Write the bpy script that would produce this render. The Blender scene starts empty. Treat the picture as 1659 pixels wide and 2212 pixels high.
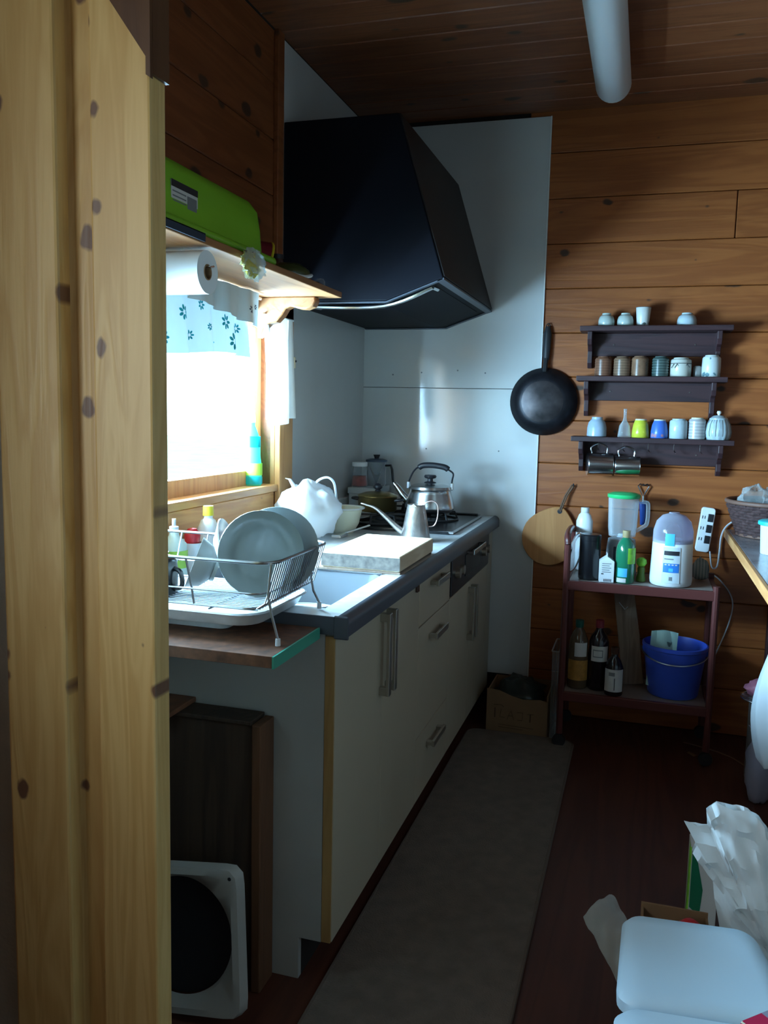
import bpy, bmesh, math, random
from mathutils import Vector, Matrix, noise
S = bpy.context.scene
COL = S.collection
PI = math.pi
random.seed(7)

# ------------------------------------------------------------------ camera
cd = bpy.data.cameras.new('camera'); cam = bpy.data.objects.new('camera', cd); COL.objects.link(cam)
cam.location = (1.2186, -3.6418, 1.2853)
cam.rotation_euler = (1.454, -0.0222, 0.2977)
cd.sensor_fit = 'VERTICAL'; cd.sensor_height = 36.0; cd.sensor_width = 27.0
cd.lens = 1839.6 / 2212 * 36.0
cd.clip_start = 0.02
S.camera = cam
# ------------------------------------------------------------------ world (overcast white sky) and window daylight
w = bpy.data.worlds.new('overcast_sky'); S.world = w; w.use_nodes = True
bg = w.node_tree.nodes['Background']; bg.inputs[0].default_value = (0.72, 0.89, 1.0, 1); bg.inputs[1].default_value = 5.0
def area(name, loc, rot, sx, sy, power, col):
    l = bpy.data.lights.new(name, 'AREA'); l.shape = 'RECTANGLE'; l.size = sx; l.size_y = sy; l.energy = power; l.color = col
    o = bpy.data.objects.new(name, l); COL.objects.link(o); o.location = loc; o.rotation_euler = rot
    return o
area('kitchen_window_daylight', (-0.34, -1.58, 1.22), (0, math.radians(-89), 0), 0.48, 1.5, 430, (0.40, 0.70, 1.0))
area('living_window_daylight', (-0.40, -3.9, 1.42), (0, math.radians(-84), 0), 1.3, 1.9, 37, (0.88, 0.93, 1.0))
S.view_settings.view_transform = 'Standard'; S.view_settings.look = 'None'
S.view_settings.exposure = 0.0; S.view_settings.gamma = 1.0
S.view_settings.use_curve_mapping = False
try:
    S.cycles.use_denoising = True
    S.cycles.max_bounces = 10; S.cycles.diffuse_bounces = 3; S.cycles.transparent_max_bounces = 16
    S.cycles.sample_clamp_indirect = 6.0
except Exception: pass

# ------------------------------------------------------------------ materials
def newmat(name):
    m = bpy.data.materials.new(name); m.use_nodes = True
    nt = m.node_tree; return m, nt, nt.nodes, nt.links, nt.nodes['Principled BSDF']
def rgba(c): return (c[0], c[1], c[2], 1)
def plain(name, c, rough=0.5, metal=0.0, var=0.0, vscale=6.0, spec=0.5, bump=0.0, bscale=60.0, trans=0.0, coat=0.0, sub=0.0):
    m, nt, N, L, b = newmat(name)
    b.inputs['Base Color'].default_value = rgba(c); b.inputs['Roughness'].default_value = rough
    b.inputs['Metallic'].default_value = metal; b.inputs['Specular IOR Level'].default_value = spec
    if coat: b.inputs['Coat Weight'].default_value = coat; b.inputs['Coat Roughness'].default_value = 0.1
    tc = N.new('ShaderNodeTexCoord')
    if var:
        n = N.new('ShaderNodeTexNoise'); n.inputs['Scale'].default_value = vscale; n.inputs['Detail'].default_value = 6
        L.new(tc.outputs['Object'], n.inputs['Vector'])
        r = N.new('ShaderNodeValToRGB'); r.color_ramp.elements[0].position = 0.3; r.color_ramp.elements[1].position = 0.7
        r.color_ramp.elements[0].color = rgba([x*(1-var) for x in c]); r.color_ramp.elements[1].color = rgba([min(1, x*(1+var)) for x in c])
        L.new(n.outputs['Fac'], r.inputs[0]); L.new(r.outputs[0], b.inputs['Base Color'])
        rr = N.new('ShaderNodeMapRange'); rr.inputs['To Min'].default_value = max(0.02, rough*0.8); rr.inputs['To Max'].default_value = min(1, rough*1.25)
        L.new(n.outputs['Fac'], rr.inputs['Value']); L.new(rr.outputs[0], b.inputs['Roughness'])
    if bump:
        n2 = N.new('ShaderNodeTexNoise'); n2.inputs['Scale'].default_value = bscale; n2.inputs['Detail'].default_value = 4
        L.new(tc.outputs['Object'], n2.inputs['Vector'])
        bp = N.new('ShaderNodeBump'); bp.inputs['Strength'].default_value = bump; bp.inputs['Distance'].default_value = 0.01
        L.new(n2.outputs['Fac'], bp.inputs['Height']); L.new(bp.outputs[0], b.inputs['Normal'])
    if trans:
        out = N['Material Output']; t = N.new('ShaderNodeBsdfTranslucent'); t.inputs[0].default_value = rgba(c)
        mx = N.new('ShaderNodeMixShader'); mx.inputs[0].default_value = trans
        L.new(b.outputs[0], mx.inputs[1]); L.new(t.outputs[0], mx.inputs[2]); L.new(mx.outputs[0], out.inputs['Surface'])
    return m
def clear(name, tint=(1, 1, 1), alpha=0.25, rough=0.05, graze=0.7):
    """thin clear plastic or glass: transparent mixed with gloss"""
    m, nt, N, L, b = newmat(name)
    out = N['Material Output']; t = N.new('ShaderNodeBsdfTransparent'); t.inputs[0].default_value = rgba(tint)
    b.inputs['Base Color'].default_value = rgba(tint); b.inputs['Roughness'].default_value = rough
    fr = N.new('ShaderNodeLayerWeight'); fr.inputs[0].default_value = 0.35
    ad = N.new('ShaderNodeMath'); ad.operation = 'MULTIPLY_ADD'; ad.inputs[1].default_value = graze; ad.inputs[2].default_value = alpha
    ad.use_clamp = True; L.new(fr.outputs['Facing'], ad.inputs[0])
    mx = N.new('ShaderNodeMixShader'); L.new(ad.outputs[0], mx.inputs[0]); L.new(t.outputs[0], mx.inputs[1]); L.new(b.outputs[0], mx.inputs[2])
    L.new(mx.outputs[0], out.inputs['Surface'])
    return m
def wood(name, light, dark, axis, knots=True, cross=None, rough=0.5, scale=1.0, kcol=None, kscale=4.0, coat=0.0, rand=0.12):
    """grain runs along axis (0 x, 1 y, 2 z); every object gets its own piece of grain"""
    m, nt, N, L, b = newmat(name)
    if cross is None: cross = {0: 2, 1: 2, 2: 0}[axis]
    tc = N.new('ShaderNodeTexCoord'); oi = N.new('ShaderNodeObjectInfo')
    off = N.new('ShaderNodeVectorMath'); off.operation = 'SCALE'; off.inputs[0].default_value = (13.1, 7.7, 5.3)
    L.new(oi.outputs['Random'], off.inputs['Scale'])
    add = N.new('ShaderNodeVectorMath'); add.operation = 'ADD'; L.new(tc.outputs['Object'], add.inputs[0]); L.new(off.outputs[0], add.inputs[1])
    mp = N.new('ShaderNodeMapping'); sc = [14.0*scale]*3; sc[axis] = 1.1*scale; mp.inputs['Scale'].default_value = sc
    L.new(add.outputs[0], mp.inputs['Vector'])
    n1 = N.new('ShaderNodeTexNoise'); n1.inputs['Scale'].default_value = 1.0; n1.inputs['Detail'].default_value = 3; n1.inputs['Distortion'].default_value = 1.2
    L.new(mp.outputs[0], n1.inputs['Vector'])
    mul = N.new('ShaderNodeMath'); mul.operation = 'MULTIPLY'; mul.inputs[1].default_value = 26.0; L.new(n1.outputs['Fac'], mul.inputs[0])
    sn = N.new('ShaderNodeMath'); sn.operation = 'SINE'; L.new(mul.outputs[0], sn.inputs[0])
    n2 = N.new('ShaderNodeTexNoise'); n2.inputs['Scale'].default_value = 9.0; n2.inputs['Detail'].default_value = 5; L.new(mp.outputs[0], n2.inputs['Vector'])
    mr = N.new('ShaderNodeMapRange'); mr.inputs['From Min'].default_value = -1; mr.inputs['To Min'].default_value = 0.0; mr.inputs['To Max'].default_value = 0.62
    L.new(sn.outputs[0], mr.inputs['Value'])
    ma = N.new('ShaderNodeMath'); ma.operation = 'MULTIPLY_ADD'; ma.inputs[1].default_value = 0.5; L.new(n2.outputs['Fac'], ma.inputs[0]); L.new(mr.outputs[0], ma.inputs[2])
    ramp = N.new('ShaderNodeValToRGB'); ramp.color_ramp.elements[0].position = 0.15; ramp.color_ramp.elements[1].position = 1.0
    ramp.color_ramp.elements[0].color = rgba(light); ramp.color_ramp.elements[1].color = rgba(dark); L.new(ma.outputs[0], ramp.inputs[0])
    col = ramp.outputs[0]
    if knots:
        sx_ = N.new('ShaderNodeSeparateXYZ'); L.new(add.outputs[0], sx_.inputs[0])
        cb_ = N.new('ShaderNodeCombineXYZ'); L.new(sx_.outputs[cross], cb_.inputs[0]); L.new(sx_.outputs[axis], cb_.inputs[1])
        mp2 = N.new('ShaderNodeMapping'); mp2.inputs['Scale'].default_value = (kscale*1.6, kscale, 1); L.new(cb_.outputs[0], mp2.inputs['Vector'])
        nd = N.new('ShaderNodeTexNoise'); nd.inputs['Scale'].default_value = 5; L.new(mp2.outputs[0], nd.inputs['Vector'])
        av = N.new('ShaderNodeVectorMath'); av.operation = 'MULTIPLY_ADD'; av.inputs[1].default_value = (0.10, 0.10, 0.0); L.new(nd.outputs['Color'], av.inputs[0]); L.new(mp2.outputs[0], av.inputs[2])
        vo = N.new('ShaderNodeTexVoronoi'); vo.voronoi_dimensions = '2D'; vo.inputs['Scale'].default_value = 1.0; L.new(av.outputs[0], vo.inputs['Vector'])
        sep = N.new('ShaderNodeSeparateColor'); L.new(vo.outputs['Color'], sep.inputs[0])
        rad = N.new('ShaderNodeMath'); rad.operation = 'MULTIPLY_ADD'; rad.inputs[1].default_value = 0.26; rad.inputs[2].default_value = -0.118; L.new(sep.outputs[0], rad.inputs[0])
        df = N.new('ShaderNodeMath'); df.operation = 'SUBTRACT'; L.new(rad.outputs[0], df.inputs[0]); L.new(vo.outputs['Distance'], df.inputs[1])
        kk = N.new('ShaderNodeMapRange'); kk.inputs['From Min'].default_value = -0.012; kk.inputs['From Max'].default_value = 0.028; L.new(df.outputs[0], kk.inputs['Value'])
        mixk = N.new('ShaderNodeMixRGB'); mixk.inputs[2].default_value = rgba(kcol or [x*0.28 for x in dark])
        L.new(kk.outputs[0], mixk.inputs[0]); L.new(col, mixk.inputs[1]); col = mixk.outputs[0]
    hv = N.new('ShaderNodeHueSaturation'); rv = N.new('ShaderNodeMapRange'); rv.inputs['To Min'].default_value = 1-rand; rv.inputs['To Max'].default_value = 1+rand
    L.new(oi.outputs['Random'], rv.inputs['Value']); L.new(rv.outputs[0], hv.inputs['Value']); L.new(col, hv.inputs['Color'])
    L.new(hv.outputs[0], b.inputs['Base Color']); b.inputs['Roughness'].default_value = rough
    if coat: b.inputs['Coat Weight'].default_value = coat; b.inputs['Coat Roughness'].default_value = 0.2
    bp = N.new('ShaderNodeBump'); bp.inputs['Strength'].default_value = 0.12; bp.inputs['Distance'].default_value = 0.004
    L.new(ma.outputs[0], bp.inputs['Height']); L.new(bp.outputs[0], b.inputs['Normal'])
    return m
def banded(name, c1, c2, axis, freq, rough=0.35, width=0.5, metal=0.0, dist=0.0):
    """painted bands or flutes along one axis"""
    m, nt, N, L, b = newmat(name)
    tc = N.new('ShaderNodeTexCoord'); wv = N.new('ShaderNodeTexWave'); wv.bands_direction = 'XYZ'[axis]
    wv.inputs['Scale'].default_value = freq; wv.inputs['Distortion'].default_value = dist; L.new(tc.outputs['Object'], wv.inputs['Vector'])
    r = N.new('ShaderNodeValToRGB'); r.color_ramp.elements[0].color = rgba(c1); r.color_ramp.elements[1].color = rgba(c2)
    r.color_ramp.elements[0].position = max(0, width-0.12); r.color_ramp.elements[1].position = min(1, width+0.12)
    L.new(wv.outputs['Fac'], r.inputs[0]); L.new(r.outputs[0], b.inputs['Base Color']); b.inputs['Roughness'].default_value = rough
    b.inputs['Metallic'].default_value = metal
    return m
def spotted(name, base, spot, scale, thr=0.25, rough=0.3, trans=0.0, sub=None):
    """printed or painted motifs on a plain ground"""
    m, nt, N, L, b = newmat(name)
    tc = N.new('ShaderNodeTexCoord'); v = N.new('ShaderNodeTexVoronoi'); v.inputs['Scale'].default_value = scale; L.new(tc.outputs['Object'], v.inputs['Vector'])
    n = N.new('ShaderNodeTexNoise'); n.inputs['Scale'].default_value = scale*3; n.inputs['Detail'].default_value = 3; L.new(tc.outputs['Object'], n.inputs['Vector'])
    a = N.new('ShaderNodeMath'); a.operation = 'MULTIPLY_ADD'; a.inputs[1].default_value = 0.5; L.new(n.outputs['Fac'], a.inputs[0]); L.new(v.outputs['Distance'], a.inputs[2])
    r = N.new('ShaderNodeValToRGB'); r.color_ramp.elements[0].position = thr+0.1; r.color_ramp.elements[1].position = thr+0.16
    r.color_ramp.elements[0].color = rgba(spot); r.color_ramp.elements[1].color = rgba(base); L.new(a.outputs[0], r.inputs[0])
    L.new(r.outputs[0], b.inputs['Base Color']); b.inputs['Roughness'].default_value = rough
    if trans:
        out = N['Material Output']; t = N.new('ShaderNodeBsdfTranslucent'); L.new(r.outputs[0], t.inputs[0])
        mx = N.new('ShaderNodeMixShader'); mx.inputs[0].default_value = trans
        L.new(b.outputs[0], mx.inputs[1]); L.new(t.outputs[0], mx.inputs[2]); L.new(mx.outputs[0], out.inputs['Surface'])
    return m

M = {}
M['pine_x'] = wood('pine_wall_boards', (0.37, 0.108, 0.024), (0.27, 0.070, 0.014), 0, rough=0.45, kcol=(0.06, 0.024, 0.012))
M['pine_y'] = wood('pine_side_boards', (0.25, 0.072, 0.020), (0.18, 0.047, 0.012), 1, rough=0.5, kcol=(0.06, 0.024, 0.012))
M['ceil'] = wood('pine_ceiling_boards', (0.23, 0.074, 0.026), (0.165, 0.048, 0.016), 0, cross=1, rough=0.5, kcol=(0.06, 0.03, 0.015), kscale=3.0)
M['post'] = wood('pale_pine_post', (0.70, 0.47, 0.19), (0.58, 0.35, 0.12), 2, rough=0.42, kcol=(0.17, 0.085, 0.05), kscale=6.5, scale=1.3, rand=0.08)
M['post_shadow'] = wood('post_shadow_brown', (0.11, 0.042, 0.012), (0.08, 0.028, 0.008), 2, knots=False)  # brown that paints the shadow at the top of the post
M['win_wood'] = wood('window_pine', (0.60, 0.30, 0.11), (0.47, 0.20, 0.065), 2, rough=0.45, kscale=3)
M['win_wood_y'] = wood('window_pine_flat', (0.60, 0.30, 0.11), (0.47, 0.20, 0.065), 1, rough=0.45, kscale=3)
M['shelf_y'] = wood('shelf_pine', (0.34, 0.155, 0.060), (0.25, 0.10, 0.035), 1, rough=0.45, kscale=3)
M['darkwood_x'] = wood('dark_stained_shelf', (0.050, 0.018, 0.020), (0.026, 0.010, 0.013), 0, knots=False, rough=0.5)
M['darkwood_z'] = wood('dark_stained_bracket', (0.050, 0.018, 0.020), (0.026, 0.010, 0.013), 2, knots=False, rough=0.5)
M['crate'] = wood('dark_crate_wood', (0.055, 0.030, 0.018), (0.030, 0.016, 0.010), 2, knots=False, rough=0.7)
M['cratestrip'] = wood('crate_edge_wood', (0.14, 0.055, 0.022), (0.09, 0.035, 0.014), 2, knots=False, rough=0.7)
M['board'] = wood('cutting_board_wood', (0.80, 0.66, 0.46), (0.66, 0.50, 0.31), 1, knots=False, rough=0.55)
M['board_end'] = plain('weathered_end_grain', (0.15, 0.125, 0.105), 0.8, var=0.4, vscale=60)
M['roundboard'] = wood('round_board_wood', (0.50, 0.22, 0.07), (0.40, 0.16, 0.045), 2, knots=False, rough=0.6)
M['oldboard'] = wood('worn_grey_plank', (0.30, 0.21, 0.15), (0.20, 0.13, 0.09), 2, knots=False, rough=0.8)
M['ply'] = plain('brown_particle_board', (0.14, 0.055, 0.028), 0.7, var=0.5, vscale=45)
M['floor'] = wood('red_brown_floor', (0.115, 0.034, 0.018), (0.075, 0.022, 0.013), 1, knots=False, rough=0.55, scale=0.6, rand=0.0)
M['tanedge'] = wood('tan_door_edge', (0.46, 0.27, 0.10), (0.36, 0.19, 0.065), 2, knots=False, rough=0.6)
M['panel'] = plain('white_splash_panel', (0.62, 0.63, 0.62), 0.10, var=0.05, vscale=2.5, bump=0.05, bscale=5, spec=0.65)
M['panel_edge'] = plain('panel_edge_strip', (0.80, 0.80, 0.77), 0.3)
M['plaster'] = plain('grey_plaster', (0.42, 0.42, 0.38), 0.85, var=0.08, vscale=14, bump=0.2, bscale=120)
M['hood'] = plain('black_hood_enamel', (0.005, 0.005, 0.008), 0.6, spec=0.1)
M['hood_front'] = plain('brown_black_hood_front', (0.022, 0.016, 0.015), 0.5, spec=0.25)
M['steel'] = plain('stainless_worktop', (0.70, 0.72, 0.73), 0.48, 0.6, var=0.10, vscale=30)
M['steel_soft'] = plain('brushed_steel', (0.60, 0.61, 0.62), 0.24, 1.0, var=0.08, vscale=20)
M['chrome'] = plain('chrome_wire', (0.72, 0.73, 0.75), 0.18, 1.0)
M['wire'] = plain('dull_rack_wire', (0.42, 0.43, 0.45), 0.34, 1.0)
M['grey_edge'] = plain('grey_worktop_nosing', (0.075, 0.08, 0.10), 0.45, 0.3)
M['cab'] = plain('cream_cabinet', (0.47, 0.40, 0.295), 0.42, var=0.04, vscale=4)
M['cab_side'] = plain('cabinet_end_panel', (0.40, 0.38, 0.35), 0.6, var=0.06, vscale=6)
M['handle'] = plain('satin_handle', (0.46, 0.43, 0.37), 0.34, 0.85)
M['black'] = plain('black_enamel', (0.010, 0.010, 0.012), 0.25)
M['blackmat'] = plain('black_plastic', (0.014, 0.014, 0.018), 0.45)
M['iron'] = plain('cast_iron', (0.020, 0.020, 0.022), 0.6, 0.3)
M['grill'] = plain('dark_grill_front', (0.022, 0.020, 0.026), 0.28)
M['toe'] = plain('dark_toe_kick', (0.020, 0.014, 0.012), 0.8)
M['alu'] = plain('hammered_aluminium', (0.44, 0.39, 0.36), 0.33, 0.95, bump=0.12, bscale=90, var=0.15, vscale=30)
M['brass'] = plain('dull_gold_pot', (0.30, 0.22, 0.085), 0.28, 0.9)
M['pan'] = plain('carbon_pan', (0.020, 0.019, 0.024), 0.42, 0.6, var=0.5, vscale=14)
M['panbase'] = plain('worn_pan_base', (0.050, 0.042, 0.044), 0.36, 0.7, var=0.6, vscale=16)
M['white'] = plain('white_plastic', (0.80, 0.82, 0.84), 0.35)
M['whitebag'] = plain('white_carrier_bag', (0.88, 0.91, 0.94), 0.4, trans=0.45)
M['paper'] = plain('white_tissue_paper', (0.70, 0.72, 0.72), 0.8, trans=0.25, bump=0.25, bscale=24)
M['whitelid'] = plain('white_bin_plastic', (0.52, 0.68, 0.79), 0.45)
M['cream'] = plain('cream_enamel', (0.70, 0.66, 0.50), 0.3)
M['ceramic'] = plain('white_ceramic', (0.72, 0.74, 0.74), 0.2)
M['plate'] = plain('celadon_plate', (0.23, 0.27, 0.265), 0.14, var=0.08, vscale=8, coat=0.4)
M['plate2'] = plain('pale_grey_plate', (0.38, 0.42, 0.43), 0.2)
M['bowlgrey'] = plain('grey_stoneware', (0.28, 0.27, 0.25), 0.35)
M['lightcover'] = plain('opal_lamp_cover', (0.62, 0.66, 0.68), 0.35)
M['green'] = plain('lime_plastic_tub', (0.22, 0.50, 0.025), 0.35, var=0.05)
M['greenlid'] = plain('bright_green_lid', (0.03, 0.50, 0.16), 0.3)
M['blue'] = plain('blue_bucket_plastic', (0.045, 0.105, 0.62), 0.38)
M['cartred'] = plain('brown_red_cart_frame', (0.115, 0.030, 0.026), 0.35)
M['carttop'] = plain('cart_shelf_laminate', (0.30, 0.25, 0.22), 0.4, var=0.1, vscale=10)
M['cardboard'] = plain('brown_cardboard', (0.24, 0.135, 0.065), 0.85, var=0.08, vscale=12)
M['cardink'] = plain('printed_brown_ink', (0.085, 0.040, 0.020), 0.9)
M['rug'] = plain('grey_brown_mat', (0.20, 0.165, 0.135), 0.95, var=0.16, vscale=22, bump=0.5, bscale=220)
M['darkbag'] = plain('dark_green_plastic_bag', (0.020, 0.030, 0.026), 0.35)
M['glass'] = clear('window_glass', (0.97, 1, 0.99), 0.02, 0.02, 0.08)
M['jarglass'] = clear('jar_glass', (0.90, 0.93, 0.95), 0.07, 0.06, 0.5)
M['dome'] = clear('smoky_clear_dome', (0.62, 0.62, 0.74), 0.22, 0.08)
M['clearbag'] = clear('clear_film', (0.86, 0.90, 0.90), 0.12, 0.2, 0.4)
M['paleclear'] = clear('cloudy_plastic_bag', (0.80, 0.82, 0.80), 0.28, 0.4, 0.35)
M['redjam'] = plain('red_pickles', (0.32, 0.045, 0.030), 0.5, var=0.3, vscale=60)
M['bluetint'] = plain('blue_black_lid', (0.035, 0.06, 0.10), 0.35)
M['teal'] = plain('teal_detergent', (0.02, 0.60, 0.66), 0.25, trans=0.45)
M['tealgreen'] = plain('green_detergent', (0.12, 0.62, 0.45), 0.25, trans=0.45)
M['limelabel'] = plain('lime_label', (0.50, 0.78, 0.10), 0.4, trans=0.3)
M['teallid'] = plain('teal_lid', (0.02, 0.42, 0.46), 0.35)
M['red'] = plain('red_plastic', (0.55, 0.02, 0.03), 0.4)
M['darkred'] = plain('dark_red_box', (0.20, 0.012, 0.022), 0.5)
M['magenta'] = plain('magenta_print', (0.50, 0.015, 0.07), 0.5)
M['yellow'] = plain('yellow_plastic', (0.75, 0.60, 0.03), 0.4)
M['yellowcup'] = plain('yellow_glaze', (0.55, 0.56, 0.05), 0.25, var=0.12, vscale=40)
M['bluecup'] = spotted('blue_glaze_flowers', (0.055, 0.15, 0.52), (0.40, 0.20, 0.26), 34, 0.34)
M['ochre'] = plain('ochre_label', (0.42, 0.20, 0.035), 0.6, var=0.25, vscale=40)
M['label'] = plain('white_label', (0.62, 0.60, 0.58), 0.6)
M['ink'] = plain('black_ink', (0.015, 0.015, 0.02), 0.6)
M['greyink'] = plain('grey_ink', (0.18, 0.19, 0.20), 0.6)
M['blueink'] = plain('blue_panel_print', (0.03, 0.20, 0.62), 0.4)
M['skyblue'] = plain('sky_blue_sticker', (0.08, 0.46, 0.78), 0.4)
M['soy'] = plain('dark_soy_bottle', (0.012, 0.008, 0.012), 0.15)
M['brownglass'] = plain('brown_bottle', (0.075, 0.035, 0.025), 0.2)
M['greenbottle'] = plain('green_bottle_glass', (0.015, 0.17, 0.085), 0.14, coat=0.5)
M['leafgreen'] = plain('leaf_green_label', (0.22, 0.55, 0.04), 0.5, var=0.3, vscale=50)
M['moss'] = plain('moss_green_plastic', (0.10, 0.17, 0.02), 0.45)
M['tan'] = plain('tan_cap', (0.40, 0.30, 0.15), 0.45)
M['bluehandle'] = plain('blue_tool_handle', (0.03, 0.10, 0.42), 0.35)
M['wicker'] = plain('dark_wicker', (0.070, 0.036, 0.034), 0.6, var=0.4, vscale=80)
M['wickrim'] = plain('wicker_rim', (0.17, 0.085, 0.06), 0.6)
M['lilac'] = plain('lilac_grey_bag', (0.34, 0.33, 0.42), 0.5, trans=0.2)
M['cord'] = plain('white_cord', (0.66, 0.67, 0.70), 0.5)
M['browncord'] = plain('brown_cord', (0.16, 0.08, 0.05), 0.6)
M['rope'] = plain('leather_loop', (0.13, 0.07, 0.04), 0.7)
M['bluedark'] = plain('navy_cloth', (0.015, 0.022, 0.04), 0.8)
M['olive'] = plain('olive_lid_enamel', (0.055, 0.07, 0.02), 0.3)
M['lemon'] = plain('yellow_packet', (0.50, 0.42, 0.08), 0.5, var=0.3, vscale=50)
M['cloth'] = plain('white_cotton', (0.86, 0.87, 0.86), 0.9, trans=0.4)
M['navyink'] = plain('navy_doodle_ink', (0.03, 0.05, 0.10), 0.6)
M['tissue'] = plain('white_tissue_roll', (0.78, 0.79, 0.80), 0.9)
M['cup_a'] = plain('celadon_cup', (0.46, 0.52, 0.48), 0.22)
M['cup_b'] = spotted('white_cup_dark_sprigs', (0.62, 0.62, 0.58), (0.08, 0.10, 0.09), 40, 0.40)
M['cup_brown'] = banded('ribbed_brown_glaze', (0.14, 0.058, 0.032), (0.19, 0.085, 0.050), 2, 30, 0.3)
M['cup_brown2'] = banded('ribbed_tan_glaze', (0.15, 0.085, 0.052), (0.22, 0.13, 0.08), 2, 30, 0.3)
M['cup_green'] = banded('ribbed_green_glaze', (0.035, 0.06, 0.055), (0.075, 0.11, 0.10), 2, 30, 0.25)
M['cup_rope'] = plain('cream_glaze', (0.55, 0.54, 0.47), 0.25)
M['cup_flower'] = spotted('white_cup_teal_flowers', (0.58, 0.62, 0.60), (0.12, 0.22, 0.24), 36, 0.42)
M['cup_blue'] = plain('pale_blue_glaze', (0.36, 0.45, 0.55), 0.25, var=0.12, vscale=30)
M['cup_ice'] = plain('ice_blue_glaze', (0.45, 0.54, 0.57), 0.25, var=0.06, vscale=40)
M['cup_grey'] = banded('ribbed_grey_glaze', (0.38, 0.36, 0.36), (0.50, 0.48, 0.46), 2, 26, 0.3)
M['valance'] = spotted('white_cloth_teal_flowers', (0.60, 0.66, 0.67), (0.05, 0.42, 0.48), 19, 0.07, 0.9, trans=0.18)
M['valance2'] = spotted('white_cloth_teal_sprigs', (0.62, 0.70, 0.72), (0.06, 0.28, 0.36), 17, 0.10, 0.9, trans=0.18)

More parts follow.
